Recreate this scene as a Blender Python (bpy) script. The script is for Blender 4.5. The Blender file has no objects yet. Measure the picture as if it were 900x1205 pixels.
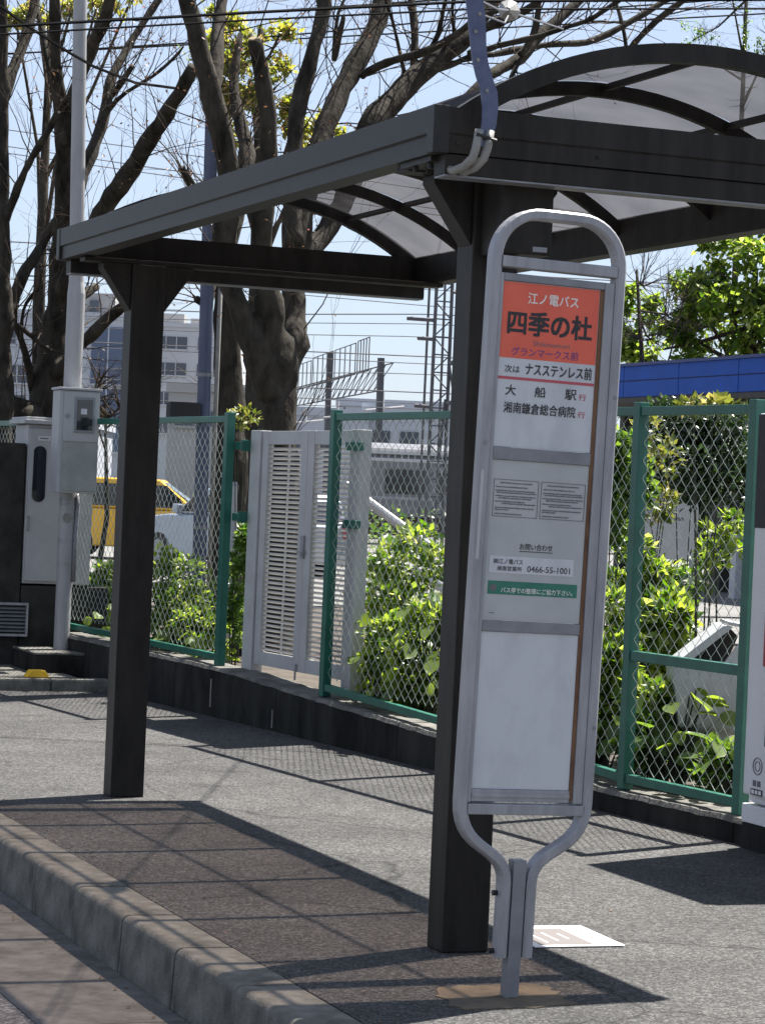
import bpy, bmesh, math, random
from mathutils import Vector, Matrix, noise
R = math.radians
random.seed(11)
SC = bpy.context.scene
COL = SC.collection

# ------------------------------------------------------------------ camera, sky, sun, exposure
cam_d = bpy.data.cameras.new('camera')
cam = bpy.data.objects.new('camera', cam_d)
COL.objects.link(cam)
SC.camera = cam
cam_d.sensor_fit = 'VERTICAL'
cam_d.sensor_height = 24.0
cam_d.lens = 24.0 * 2988.6 / 1205.0
cam_d.clip_start = 0.05
cam_d.clip_end = 3000
EYE = Vector((0, 0, 1.45))
_yaw, _pitch, _roll = R(21.506), R(-0.3226), R(2.495)
_f = Vector((math.sin(_yaw) * math.cos(_pitch), math.cos(_yaw) * math.cos(_pitch), math.sin(_pitch)))
_r0 = Vector((math.cos(_yaw), -math.sin(_yaw), 0))
_u0 = _r0.cross(_f)
_r = math.cos(_roll) * _r0 + math.sin(_roll) * _u0
_u = -math.sin(_roll) * _r0 + math.cos(_roll) * _u0
cam.matrix_world = Matrix(((_r.x, _u.x, -_f.x, EYE.x), (_r.y, _u.y, -_f.y, EYE.y), (_r.z, _u.z, -_f.z, EYE.z), (0, 0, 0, 1)))

SUN_TO = Vector((0.49, 0.20, 1.0)).normalized()        # direction towards the sun
sun_el = math.asin(SUN_TO.z)
sun_az = math.atan2(SUN_TO.x, SUN_TO.y)                 # clockwise from +Y
world = bpy.data.worlds.new('World')
SC.world = world
world.use_nodes = True
wn = world.node_tree.nodes
wl = world.node_tree.links
wn.clear()
w_out = wn.new('ShaderNodeOutputWorld')
w_bg = wn.new('ShaderNodeBackground')
w_sky = wn.new('ShaderNodeTexSky')
w_sky.sky_type = 'NISHITA'
w_sky.sun_disc = False
w_sky.sun_elevation = sun_el
w_sky.sun_rotation = sun_az
w_sky.altitude = 0
w_sky.air_density = 1.0
w_sky.dust_density = 0.6
w_sky.ozone_density = 4.0
w_bg.inputs['Strength'].default_value = 0.05
w_mix = wn.new('ShaderNodeMix')                          # thin spring haze over the whole sky
w_mix.data_type = 'RGBA'
w_mix.inputs['Factor'].default_value = 0.62
w_mix.inputs['B'].default_value = (4.25, 4.75, 5.9, 1)
wl.new(w_sky.outputs['Color'], w_mix.inputs['A'])
wl.new(w_mix.outputs['Result'], w_bg.inputs['Color'])
wl.new(w_bg.outputs['Background'], w_out.inputs['Surface'])
sun_d = bpy.data.lights.new('sun', 'SUN')
sun = bpy.data.objects.new('sun', sun_d)
COL.objects.link(sun)
sun_d.energy = 5.0
sun_d.angle = R(0.5)
sun_d.color = (1.0, 0.955, 0.89)
sun.rotation_euler = (-SUN_TO).to_track_quat('-Z', 'Y').to_euler()
SC.view_settings.view_transform = 'Standard'
SC.view_settings.look = 'None'
SC.view_settings.exposure = 1.74
SC.view_settings.gamma = 1.0
SC.render.engine = 'CYCLES'
SC.cycles.max_bounces = 8
SC.cycles.transparent_max_bounces = 16

# ------------------------------------------------------------------ materials
def mat(name, col, rough=0.6, metal=0.0, col2=None, scale=6.0, detail=4.0, bump=0.0, bscale=None, spec=0.5, island=False, contrast=(0.35, 0.65), stretch=None):
    m = bpy.data.materials.new(name)
    m.use_nodes = True
    nt = m.node_tree
    b = nt.nodes['Principled BSDF']
    b.inputs['Base Color'].default_value = (*col, 1)
    b.inputs['Roughness'].default_value = rough
    b.inputs['Metallic'].default_value = metal
    b.inputs['Specular IOR Level'].default_value = spec
    if col2 is not None or bump:
        tc = nt.nodes.new('ShaderNodeTexCoord')
        src = tc.outputs['Object']
        if stretch:
            mp = nt.nodes.new('ShaderNodeMapping')
            mp.inputs['Scale'].default_value = stretch
            nt.links.new(src, mp.inputs['Vector'])
            src = mp.outputs['Vector']
    if col2 is not None:
        n = nt.nodes.new('ShaderNodeTexNoise')
        n.inputs['Scale'].default_value = scale
        n.inputs['Detail'].default_value = detail
        n.inputs['Roughness'].default_value = 0.65
        nt.links.new(src, n.inputs['Vector'])
        cr = nt.nodes.new('ShaderNodeValToRGB')
        cr.color_ramp.elements[0].position = contrast[0]
        cr.color_ramp.elements[1].position = contrast[1]
        cr.color_ramp.elements[0].color = (*col, 1)
        cr.color_ramp.elements[1].color = (*col2, 1)
        if island:
            g = nt.nodes.new('ShaderNodeNewGeometry')
            nt.links.new(g.outputs['Random Per Island'], cr.inputs['Fac'])
        else:
            nt.links.new(n.outputs['Fac'], cr.inputs['Fac'])
        nt.links.new(cr.outputs['Color'], b.inputs['Base Color'])
    if bump:
        n2 = nt.nodes.new('ShaderNodeTexNoise')
        n2.inputs['Scale'].default_value = bscale or scale * 4
        n2.inputs['Detail'].default_value = 5
        nt.links.new(src, n2.inputs['Vector'])
        bp = nt.nodes.new('ShaderNodeBump')
        bp.inputs['Strength'].default_value = bump
        bp.inputs['Distance'].default_value = 0.01
        nt.links.new(n2.outputs['Fac'], bp.inputs['Height'])
        nt.links.new(bp.outputs['Normal'], b.inputs['Normal'])
    return m

def leaf_mat(name, c1, c2, trans=0.4, rough=0.4):
    m = bpy.data.materials.new(name)
    m.use_nodes = True
    nt = m.node_tree
    b = nt.nodes['Principled BSDF']
    b.inputs['Roughness'].default_value = rough
    g = nt.nodes.new('ShaderNodeNewGeometry')
    cr = nt.nodes.new('ShaderNodeValToRGB')
    cr.color_ramp.elements[0].color = (*c1, 1)
    cr.color_ramp.elements[1].color = (*c2, 1)
    lo = cr.color_ramp.elements.new(0.18); lo.color = (c1[0] * .55, c1[1] * .6, c1[2] * .7, 1)
    hi = cr.color_ramp.elements.new(0.88); hi.color = (c2[0] * 1.1, c2[1] * 1.05, c2[2] * 1.1, 1)
    cr.color_ramp.elements[-1].color = (c2[0] * 1.7, c2[1] * 1.35, c2[2] * 2.4, 1)
    nt.links.new(g.outputs['Random Per Island'], cr.inputs['Fac'])
    nt.links.new(cr.outputs['Color'], b.inputs['Base Color'])
    t = nt.nodes.new('ShaderNodeBsdfTranslucent')
    hs = nt.nodes.new('ShaderNodeHueSaturation')
    hs.inputs['Hue'].default_value = 0.485
    hs.inputs['Saturation'].default_value = 1.15
    hs.inputs['Value'].default_value = 2.5
    nt.links.new(cr.outputs['Color'], hs.inputs['Color'])
    nt.links.new(hs.outputs['Color'], t.inputs['Color'])
    mx = nt.nodes.new('ShaderNodeMixShader')
    mx.inputs['Fac'].default_value = trans
    nt.links.new(b.outputs['BSDF'], mx.inputs[1])
    nt.links.new(t.outputs['BSDF'], mx.inputs[2])
    nt.links.new(mx.outputs['Shader'], nt.nodes['Material Output'].inputs['Surface'])
    return m

def asphalt_mat(name, dark, mid, light, scale=110.0, patch=0.35, bump=0.7):
    m = bpy.data.materials.new(name)
    m.use_nodes = True
    nt = m.node_tree
    N, Lk = nt.nodes, nt.links
    b = N['Principled BSDF']
    b.inputs['Roughness'].default_value = 0.85
    b.inputs['Specular IOR Level'].default_value = 0.3
    tc = N.new('ShaderNodeTexCoord')
    v = N.new('ShaderNodeTexVoronoi')
    v.inputs['Scale'].default_value = scale
    v.inputs['Randomness'].default_value = 1.0
    Lk.new(tc.outputs['Object'], v.inputs['Vector'])
    sp = N.new('ShaderNodeSeparateColor')
    Lk.new(v.outputs['Color'], sp.inputs['Color'])
    cr = N.new('ShaderNodeValToRGB')
    e = cr.color_ramp.elements
    e[0].position, e[0].color = 0.0, (*dark, 1)
    e[1].position, e[1].color = 1.0, (*light, 1)
    k = e.new(0.55); k.color = (*mid, 1)
    Lk.new(sp.outputs['Red'], cr.inputs['Fac'])
    n = N.new('ShaderNodeTexNoise')
    n.inputs['Scale'].default_value = 1.3
    n.inputs['Detail'].default_value = 6
    n.inputs['Roughness'].default_value = 0.7
    Lk.new(tc.outputs['Object'], n.inputs['Vector'])
    mr = N.new('ShaderNodeMapRange')
    mr.inputs['From Min'].default_value = 0.3
    mr.inputs['From Max'].default_value = 0.7
    mr.inputs['To Min'].default_value = 1.0 - patch
    mr.inputs['To Max'].default_value = 1.0 + patch
    Lk.new(n.outputs['Fac'], mr.inputs['Value'])
    # darker stains and worn pale areas of their own shape
    n3 = N.new('ShaderNodeTexNoise')
    n3.inputs['Scale'].default_value = 3.4
    n3.inputs['Detail'].default_value = 8
    n3.inputs['Distortion'].default_value = 0.8
    Lk.new(tc.outputs['Object'], n3.inputs['Vector'])
    st = N.new('ShaderNodeMapRange')
    st.inputs['From Min'].default_value = 0.60
    st.inputs['From Max'].default_value = 0.70
    st.inputs['To Min'].default_value = 1.0
    st.inputs['To Max'].default_value = 0.66
    Lk.new(n3.outputs['Fac'], st.inputs['Value'])
    # hairline cracks
    wob = N.new('ShaderNodeTexNoise')
    wob.inputs['Scale'].default_value = 5.0
    wob.inputs['Detail'].default_value = 5
    Lk.new(tc.outputs['Object'], wob.inputs['Vector'])
    wadd = N.new('ShaderNodeVectorMath'); wadd.operation = 'MULTIPLY_ADD'
    wadd.inputs[1].default_value = (0.28, 0.28, 0.0)
    Lk.new(wob.outputs['Color'], wadd.inputs[0])
    Lk.new(tc.outputs['Object'], wadd.inputs[2])
    ck = N.new('ShaderNodeTexVoronoi')
    ck.feature = 'DISTANCE_TO_EDGE'
    ck.inputs['Scale'].default_value = 0.55
    Lk.new(wadd.outputs['Vector'], ck.inputs['Vector'])
    cm = N.new('ShaderNodeMapRange')
    cm.inputs['From Min'].default_value = 0.0015
    cm.inputs['From Max'].default_value = 0.0055
    cm.inputs['To Min'].default_value = 0.35
    cm.inputs['To Max'].default_value = 1.0
    Lk.new(ck.outputs['Distance'], cm.inputs['Value'])
    mm1 = N.new('ShaderNodeMath'); mm1.operation = 'MULTIPLY'
    Lk.new(st.outputs['Result'], mm1.inputs[0]); Lk.new(cm.outputs['Result'], mm1.inputs[1])
    mm2 = N.new('ShaderNodeMath'); mm2.operation = 'MULTIPLY'
    Lk.new(mm1.outputs['Value'], mm2.inputs[0]); Lk.new(mr.outputs['Result'], mm2.inputs[1])
    mx = N.new('ShaderNodeVectorMath'); mx.operation = 'SCALE'
    Lk.new(cr.outputs['Color'], mx.inputs[0])
    Lk.new(mm2.outputs['Value'], mx.inputs['Scale'])
    Lk.new(mx.outputs['Vector'], b.inputs['Base Color'])
    bp = N.new('ShaderNodeBump')
    bp.inputs['Strength'].default_value = bump
    bp.inputs['Distance'].default_value = 0.004
    bp.invert = True
    Lk.new(v.outputs['Distance'], bp.inputs['Height'])
    Lk.new(bp.outputs['Normal'], b.inputs['Normal'])
    return m

M = {}
M['asphalt'] = asphalt_mat('asphalt', (0.016, 0.0157, 0.0153), (0.0395, 0.0387, 0.0373), (0.102, 0.099, 0.096), scale=125.0, bump=0.9)
M['road'] = asphalt_mat('road_asphalt', (0.03, 0.03, 0.032), (0.065, 0.065, 0.068), (0.16, 0.16, 0.165))
M['concrete'] = mat('concrete', (0.075, 0.073, 0.064), 0.9, col2=(0.175, 0.168, 0.148), scale=8, detail=8, bump=0.5, bscale=110, spec=0.2)
M['gutter'] = mat('gutter_concrete', (0.072, 0.070, 0.066), 0.9, col2=(0.135, 0.131, 0.124), scale=7, bump=0.3, bscale=110, spec=0.2)
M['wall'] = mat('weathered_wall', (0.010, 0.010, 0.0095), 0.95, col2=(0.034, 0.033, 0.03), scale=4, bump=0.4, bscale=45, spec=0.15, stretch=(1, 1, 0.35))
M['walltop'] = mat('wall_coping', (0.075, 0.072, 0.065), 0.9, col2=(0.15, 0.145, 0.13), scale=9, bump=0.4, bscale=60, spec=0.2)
M['darkblock'] = mat('dark_masonry', (0.022, 0.021, 0.019), 0.95, col2=(0.04, 0.039, 0.036), scale=6, bump=0.3, bscale=60, spec=0.15)
M['bronze'] = mat('bronze_paint', (0.0125, 0.0108, 0.0092), 0.5, col2=(0.027, 0.0238, 0.0208), scale=9, detail=9, spec=0.17, bump=0.06, bscale=220, stretch=(1.6, 1.6, 0.35))
M['bronze2'] = mat('bronze_flange', (0.017, 0.0168, 0.016), 0.48, col2=(0.024, 0.0235, 0.022), scale=20, spec=0.25)
M['alu'] = mat('grey_aluminium', (0.22, 0.22, 0.235), 0.45, 0.25, col2=(0.31, 0.31, 0.325), scale=7, spec=0.5, stretch=(3, 3, 0.6), bump=0.04, bscale=200)
M['alu2'] = mat('grey_aluminium_dark', (0.16, 0.165, 0.18), 0.45, 0.25, col2=(0.22, 0.225, 0.24), scale=9, spec=0.5)
M['panel'] = mat('white_panel', (0.43, 0.435, 0.45), 0.38, col2=(0.50, 0.505, 0.52), scale=5, detail=10, spec=0.5, contrast=(0.36, 0.52), stretch=(1.5, 1.5, 0.8))
M['panel_b'] = mat('grey_white_panel', (0.35, 0.36, 0.355), 0.45, col2=(0.41, 0.415, 0.405), scale=5, spec=0.4)
M['orange'] = mat('sun_faded_orange', (0.62, 0.085, 0.045), 0.4, col2=(0.70, 0.115, 0.06), scale=5, spec=0.5)
M['red'] = mat('red_print', (0.42, 0.07, 0.09), 0.5)
M['ink'] = mat('black_ink', (0.018, 0.017, 0.02), 0.55)
M['ink2'] = mat('faded_ink', (0.11, 0.11, 0.12), 0.55)
M['purple'] = mat('purple_ink', (0.13, 0.04, 0.18), 0.55)
M['inkwhite'] = mat('white_ink', (0.72, 0.68, 0.62), 0.5)
M['sgreen'] = mat('green_sticker', (0.012, 0.13, 0.085), 0.45, col2=(0.02, 0.16, 0.11), scale=20)
M['rust'] = mat('rust_strip', (0.075, 0.032, 0.018), 0.85, col2=(0.21, 0.115, 0.055), scale=11, bump=0.3, stretch=(1, 1, 0.3))
M['black'] = mat('black_rubber', (0.012, 0.012, 0.013), 0.6)
M['fence'] = mat('green_fence_paint', (0.008, 0.085, 0.06), 0.4, col2=(0.012, 0.115, 0.08), scale=10, spec=0.5)
M['pinkcard'] = mat('pink_card', (0.5, 0.22, 0.18), 0.5)
M['wire'] = mat('coated_wire', (0.22, 0.27, 0.235), 0.42, 0.0, col2=(0.38, 0.42, 0.385), scale=10, spec=0.4)
M['gate'] = mat('white_gate_paint', (0.34, 0.34, 0.34), 0.45, col2=(0.41, 0.41, 0.405), scale=4, spec=0.4)
M['white'] = mat('white_plastic', (0.32, 0.33, 0.35), 0.5, col2=(0.39, 0.395, 0.41), scale=5)
M['machine'] = mat('white_enamel', (0.62, 0.62, 0.64), 0.3, col2=(0.67, 0.67, 0.69), scale=3, spec=0.5)
M['mred'] = mat('red_trim', (0.35, 0.02, 0.03), 0.35)
M['glass'] = mat('dark_glass', (0.012, 0.014, 0.018), 0.06, spec=0.8)
M['pole'] = mat('white_steel_pole', (0.26, 0.26, 0.265), 0.55, col2=(0.32, 0.32, 0.325), scale=5, stretch=(2, 2, 0.4))
M['box'] = mat('grey_enclosure', (0.30, 0.305, 0.31), 0.5, col2=(0.35, 0.355, 0.355), scale=4, spec=0.4)
M['box2'] = mat('zinc_enclosure', (0.21, 0.225, 0.215), 0.5, 0.2, col2=(0.27, 0.285, 0.27), scale=7)
M['bluepole'] = mat('blue_grey_pole', (0.05, 0.062, 0.11), 0.5, 0.1, col2=(0.075, 0.09, 0.14), scale=6, stretch=(1, 1, 0.3))
M['conduit'] = mat('grey_conduit', (0.17, 0.165, 0.15), 0.5, col2=(0.23, 0.225, 0.205), scale=12)
M['strap'] = mat('blue_grey_strap', (0.06, 0.07, 0.13), 0.4, 0.3, col2=(0.09, 0.105, 0.17), scale=18)
M['yellow'] = mat('yellow_paint', (0.75, 0.42, 0.02), 0.5, col2=(0.8, 0.5, 0.03), scale=20)
M['soil'] = mat('garden_soil', (0.03, 0.024, 0.017), 0.95, col2=(0.07, 0.055, 0.04), scale=7, bump=0.8, bscale=40)
M['gravel'] = mat('gravel', (0.07, 0.066, 0.06), 0.95, col2=(0.13, 0.125, 0.115), scale=3, bump=0.5, bscale=20)
M['yard'] = mat('pale_concrete_yard', (0.10, 0.098, 0.092), 0.9, col2=(0.15, 0.146, 0.138), scale=2, bump=0.2)
M['bark'] = mat('zelkova_bark', (0.012, 0.0105, 0.0083), 0.95, col2=(0.058, 0.051, 0.041), scale=7, detail=9, bump=1.0, bscale=30, spec=0.15, stretch=(1, 1, 0.45))
M['twig'] = mat('twig_bark', (0.03, 0.022, 0.016), 0.9, col2=(0.075, 0.058, 0.042), scale=3, spec=0.15)
M['palebark'] = mat('pale_twig', (0.14, 0.12, 0.09), 0.9, col2=(0.22, 0.19, 0.15), scale=3, spec=0.15)
M['cutwood'] = mat('cut_wood', (0.16, 0.12, 0.07), 0.9, col2=(0.24, 0.19, 0.12), scale=10)
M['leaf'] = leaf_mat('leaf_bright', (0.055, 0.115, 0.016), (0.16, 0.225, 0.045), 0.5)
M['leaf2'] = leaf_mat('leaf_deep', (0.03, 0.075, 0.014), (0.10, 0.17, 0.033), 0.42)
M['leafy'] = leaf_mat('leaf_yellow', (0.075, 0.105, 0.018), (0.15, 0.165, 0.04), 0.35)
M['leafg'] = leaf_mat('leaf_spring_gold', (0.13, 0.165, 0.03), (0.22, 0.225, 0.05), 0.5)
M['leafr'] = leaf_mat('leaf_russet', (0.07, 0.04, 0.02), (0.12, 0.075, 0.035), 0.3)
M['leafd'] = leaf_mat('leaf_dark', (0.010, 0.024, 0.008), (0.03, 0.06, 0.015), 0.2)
M['stem'] = mat('green_stem', (0.02, 0.024, 0.01), 0.8)
M['blue'] = mat('blue_fascia', (0.004, 0.05, 0.27), 0.55, col2=(0.005, 0.06, 0.31), scale=2, spec=0.2)
M['bluedark'] = mat('blue_trim', (0.006, 0.02, 0.12), 0.5)
M['store'] = mat('store_wall', (0.03, 0.028, 0.026), 0.8, col2=(0.05, 0.047, 0.043), scale=3)
M['bwhite'] = mat('pale_building', (0.42, 0.43, 0.45), 0.8, col2=(0.47, 0.48, 0.5), scale=0.2)
M['bgrey'] = mat('blue_grey_building', (0.36, 0.385, 0.43), 0.7, col2=(0.42, 0.44, 0.48), scale=0.2)
M['bbeige'] = mat('beige_penthouse', (0.3, 0.295, 0.29), 0.8)
M['bwin'] = mat('building_window', (0.05, 0.06, 0.08), 0.15, spec=0.6)
M['bglass'] = mat('blue_curtain_glass', (0.06, 0.085, 0.15), 0.2, spec=0.6)
M['steel'] = mat('galvanised_steel', (0.06, 0.06, 0.068), 0.6, 0.2, col2=(0.09, 0.09, 0.1), scale=4)
M['cable'] = mat('black_cable', (0.006, 0.006, 0.007), 0.8, spec=0.1)
M['train'] = mat('stainless_train', (0.15, 0.15, 0.158), 0.4, 0.3, col2=(0.19, 0.19, 0.2), scale=1.5)
M['trainroof'] = mat('train_roof', (0.45, 0.45, 0.46), 0.6)
M['underframe'] = mat('rusty_underframe', (0.06, 0.045, 0.036), 0.9, col2=(0.1, 0.075, 0.06), scale=3)
M['cary'] = mat('yellow_car_paint', (0.72, 0.40, 0.015), 0.3, spec=0.6)
M['carw'] = mat('silver_car_paint', (0.36, 0.40, 0.46), 0.3, 0.4, spec=0.6)
M['paper'] = mat('white_vinyl_sheet', (0.72, 0.71, 0.70), 0.6, col2=(0.8, 0.79, 0.78), scale=12)
M['paperink'] = mat('brown_grey_print', (0.12, 0.105, 0.10), 0.6)
M['patch'] = mat('mortar_patch', (0.06, 0.048, 0.034), 0.95, col2=(0.14, 0.105, 0.065), scale=6, bump=0.4, bscale=60)

def polycarb():
    m = bpy.data.materials.new('smoked_polycarbonate')
    m.use_nodes = True
    nt = m.node_tree
    N, Lk = nt.nodes, nt.links
    N.remove(N['Principled BSDF'])
    tp = N.new('ShaderNodeBsdfTransparent')
    tp.inputs['Color'].default_value = (0.64, 0.535, 0.475, 1)
    tl = N.new('ShaderNodeBsdfTranslucent')
    tc = N.new('ShaderNodeTexCoord')
    n = N.new('ShaderNodeTexNoise')
    n.inputs['Scale'].default_value = 3.2
    n.inputs['Detail'].default_value = 6
    Lk.new(tc.outputs['Object'], n.inputs['Vector'])
    cr = N.new('ShaderNodeValToRGB')
    cr.color_ramp.elements[0].position = 0.3
    cr.color_ramp.elements[1].position = 0.7
    cr.color_ramp.elements[0].color = (0.003, 0.003, 0.0035, 1)
    cr.color_ramp.elements[1].color = (0.04, 0.039, 0.041, 1)
    Lk.new(n.outputs['Fac'], cr.inputs['Fac'])
    Lk.new(cr.outputs['Color'], tl.inputs['Color'])
    gl = N.new('ShaderNodeBsdfGlossy')
    gl.inputs['Roughness'].default_value = 0.25
    gl.inputs['Color'].default_value = (0.8, 0.8, 0.85, 1)
    m1 = N.new('ShaderNodeMixShader'); m1.inputs['Fac'].default_value = 0.52
    Lk.new(tp.outputs['BSDF'], m1.inputs[1]); Lk.new(tl.outputs['BSDF'], m1.inputs[2])
    m2 = N.new('ShaderNodeMixShader'); m2.inputs['Fac'].default_value = 0.05
    Lk.new(m1.outputs['Shader'], m2.inputs[1]); Lk.new(gl.outputs['BSDF'], m2.inputs[2])
    Lk.new(m2.outputs['Shader'], N['Material Output'].inputs['Surface'])
    return m
M['poly'] = polycarb()

# ------------------------------------------------------------------ mesh helpers
class MB:
    def __init__(s): s.v, s.f = [], []
    def add(s, vs, fs):
        o = len(s.v)
        s.v += [tuple(p) for p in vs]
        s.f += [tuple(i + o for i in f) for f in fs]
        return s
    def box(s, x0, x1, y0, y1, z0, z1, T=None):
        vs = [(x, y, z) for z in (z0, z1) for y in (y0, y1) for x in (x0, x1)]
        if T is not None: vs = [T @ Vector(p) for p in vs]
        return s.add(vs, [(0, 2, 3, 1), (4, 5, 7, 6), (0, 1, 5, 4), (2, 6, 7, 3), (0, 4, 6, 2), (1, 3, 7, 5)])
    def bar(s, a, b, w, h, up=(0, 0, 1)):
        a, b = Vector(a), Vector(b)
        t = (b - a).normalized()
        sd = t.cross(Vector(up))
        if sd.length < 1e-5: sd = t.cross(Vector((0, 1, 0)))
        sd.normalize(); u = sd.cross(t)
        vs = []
        for p in (a, b):
            for i, j in ((-1, -1), (1, -1), (1, 1), (-1, 1)): vs.append(p + sd * (i * w / 2) + u * (j * h / 2))
        return s.add(vs, [(0, 1, 2, 3), (7, 6, 5, 4), (0, 4, 5, 1), (1, 5, 6, 2), (2, 6, 7, 3), (3, 7, 4, 0)])
    def tube(s, pts, rad, n=8, cap=True):
        pts = [Vector(p) for p in pts]
        if not isinstance(rad, (list, tuple)): rad = [rad] * len(pts)
        vs, fs = [], []
        ref = None
        for i, p in enumerate(pts):
            t = (pts[min(i + 1, len(pts) - 1)] - pts[max(i - 1, 0)])
            if t.length < 1e-9: t = Vector((0, 0, 1))
            t.normalize()
            if ref is None:
                ref = t.cross(Vector((0.3, 0.9, 0.31)))
                if ref.length < 1e-3: ref = t.cross(Vector((1, 0, 0)))
            ref = (ref - t * ref.dot(t)).normalized()
            bn = t.cross(ref)
            for k in range(n):
                a = 2 * math.pi * k / n
                vs.append(p + (ref * math.cos(a) + bn * math.sin(a)) * rad[i])
        for i in range(len(pts) - 1):
            for k in range(n):
                a, b = i * n + k, i * n + (k + 1) % n
                fs.append((a, b, b + n, a + n))
        if cap:
            fs.append(tuple(range(n - 1, -1, -1)))
            o = (len(pts) - 1) * n
            fs.append(tuple(o + k for k in range(n)))
        return s.add(vs, fs)
    def sweep(s, pts, prof, side):
        """sweep a closed profile [(a,b)...]: a along in-plane normal, b along fixed side vector"""
        pts = [Vector(p) for p in pts]; side = Vector(side).normalized(); n = len(prof)
        vs, fs = [], []
        for i, p in enumerate(pts):
            t = (pts[min(i + 1, len(pts) - 1)] - pts[max(i - 1, 0)]).normalized()
            nn = side.cross(t).normalized()
            for a, b in prof: vs.append(p + nn * a + side * b)
        for i in range(len(pts) - 1):
            for k in range(n):
                a, b = i * n + k, i * n + (k + 1) % n
                fs.append((a, b, b + n, a + n))
        fs.append(tuple(range(n - 1, -1, -1)))
        fs.append(tuple((len(pts) - 1) * n + k for k in range(n)))
        return s.add(vs, fs)
    def prism(s, poly, fn, d0, d1):
        """extrude a 2-D outline: fn(a,b,d)->xyz"""
        n = len(poly)
        vs = [fn(a, b, d0) for a, b in poly] + [fn(a, b, d1) for a, b in poly]
        fs = [tuple(range(n - 1, -1, -1)), tuple(range(n, 2 * n))] + [(i, (i + 1) % n, (i + 1) % n + n, i + n) for i in range(n)]
        return s.add(vs, fs)
    def quad(s, a, b, c, d): return s.add([a, b, c, d], [(0, 1, 2, 3)])
    def leaf(s, p, d, nrm, L, W, fold=0.25):
        d = Vector(d).normalized(); nrm = Vector(nrm)
        sd = d.cross(nrm)
        if sd.length < 1e-4: sd = d.cross(Vector((1, 0.2, 0)))
        sd.normalize(); nn = sd.cross(d)
        p = Vector(p)
        m = p + d * (L * 0.45) - nn * (fold * W * 0.4)
        return s.add([p, m + sd * W * .5 + nn * fold * W * .5, p + d * L - nn * fold * W * .3, m - sd * W * .5 + nn * fold * W * .5, m],
                     [(0, 1, 4), (1, 2, 4), (2, 3, 4), (3, 0, 4)])
    def mesh(s, name):
        me = bpy.data.meshes.new(name)
        me.from_pydata(s.v, [], s.f)
        me.update()
        return me
    def build(s, name, m, parent=None, smooth=False, bevel=0.0, recalc=True, seg=2):
        me = s.mesh(name)
        if recalc or bevel:
            bm = bmesh.new(); bm.from_mesh(me)
            if recalc: bmesh.ops.recalc_face_normals(bm, faces=bm.faces)
            if bevel:
                es = [e for e in bm.edges if len(e.link_faces) == 2 and e.calc_face_angle(0) > R(40)]
                bmesh.ops.bevel(bm, geom=es, offset=bevel, segments=seg, profile=0.6, affect='EDGES', clamp_overlap=True)
            bm.to_mesh(me); bm.free()
        return obj(name, me, m, parent, smooth)

def obj(name, me, m=None, parent=None, smooth=False):
    if m is not None and not me.materials: me.materials.append(M[m] if isinstance(m, str) else m)
    if smooth: me.shade_smooth()
    o = bpy.data.objects.new(name, me)
    COL.objects.link(o)
    if parent is not None: o.parent = parent
    return o

def tag(o, label=None, cat=None, group=None, kind=None):
    if label: o['label'] = label
    if cat: o['category'] = cat
    if group: o['group'] = group
    if kind: o['kind'] = kind
    return o

def thing(name, label, cat, loc=(0, 0, 0), rot=(0, 0, 0), group=None):
    o = bpy.data.objects.new(name, None)
    o.empty_display_size = 0.2
    COL.objects.link(o)
    o.location = loc; o.rotation_euler = rot
    return tag(o, label, cat, group)

def struct_empty(name, loc=(0, 0, 0)):
    o = bpy.data.objects.new(name, None); COL.objects.link(o); o.location = loc
    o['kind'] = 'structure'
    return o

def text_geo(body, size, bold=0.0, align='LEFT', squeeze=1.0):
    cu = bpy.data.curves.new('lettering', 'FONT')
    cu.body = body; cu.size = size; cu.align_x = align; cu.offset = bold
    cu.resolution_u = 3
    to = bpy.data.objects.new('lettering_source', cu)
    COL.objects.link(to)
    dg = bpy.context.evaluated_depsgraph_get()
    me = to.evaluated_get(dg).to_mesh()
    vs = [(v.co.x * squeeze, v.co.y) for v in me.vertices]
    fs = [tuple(p.vertices) for p in me.polygons]
    to.evaluated_get(dg).to_mesh_clear()
    bpy.data.objects.remove(to); bpy.data.curves.remove(cu)
    return vs, fs

def lettering(parent, body, fn, x0, x1, z0, z1, m, bold=0.0, name='lettering', fit=True):
    """flat print fitted to the rectangle x0..x1, z0..z1 of a face; fn(u,v) -> local xyz"""
    vs, fs = text_geo(body, 1.0, 0.0)
    if not vs: return None
    ax, bx = min(v[0] for v in vs), max(v[0] for v in vs)
    ay, by = min(v[1] for v in vs), max(v[1] for v in vs)
    e = bold * (z1 - z0)                      # heavier strokes: the same print laid down again a hair to each side
    sx, sy = (x1 - x0 - 2 * e) / (bx - ax), (z1 - z0 - 2 * e) / (by - ay)
    mb = MB()
    offs = [(0, 0)] if bold <= 0 else [(-e, -e), (e, -e), (e, e), (-e, e)]
    for k, (du, dv) in enumerate(offs):
        vv = []
        for q in vs:
            p = fn(x0 + e + (q[0] - ax) * sx + du, z0 + e + (q[1] - ay) * sy + dv)
            vv.append((p[0], p[1] - .00004 * k, p[2]))
        mb.add(vv, fs)
    return mb.build(name, m, parent, recalc=False)

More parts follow.
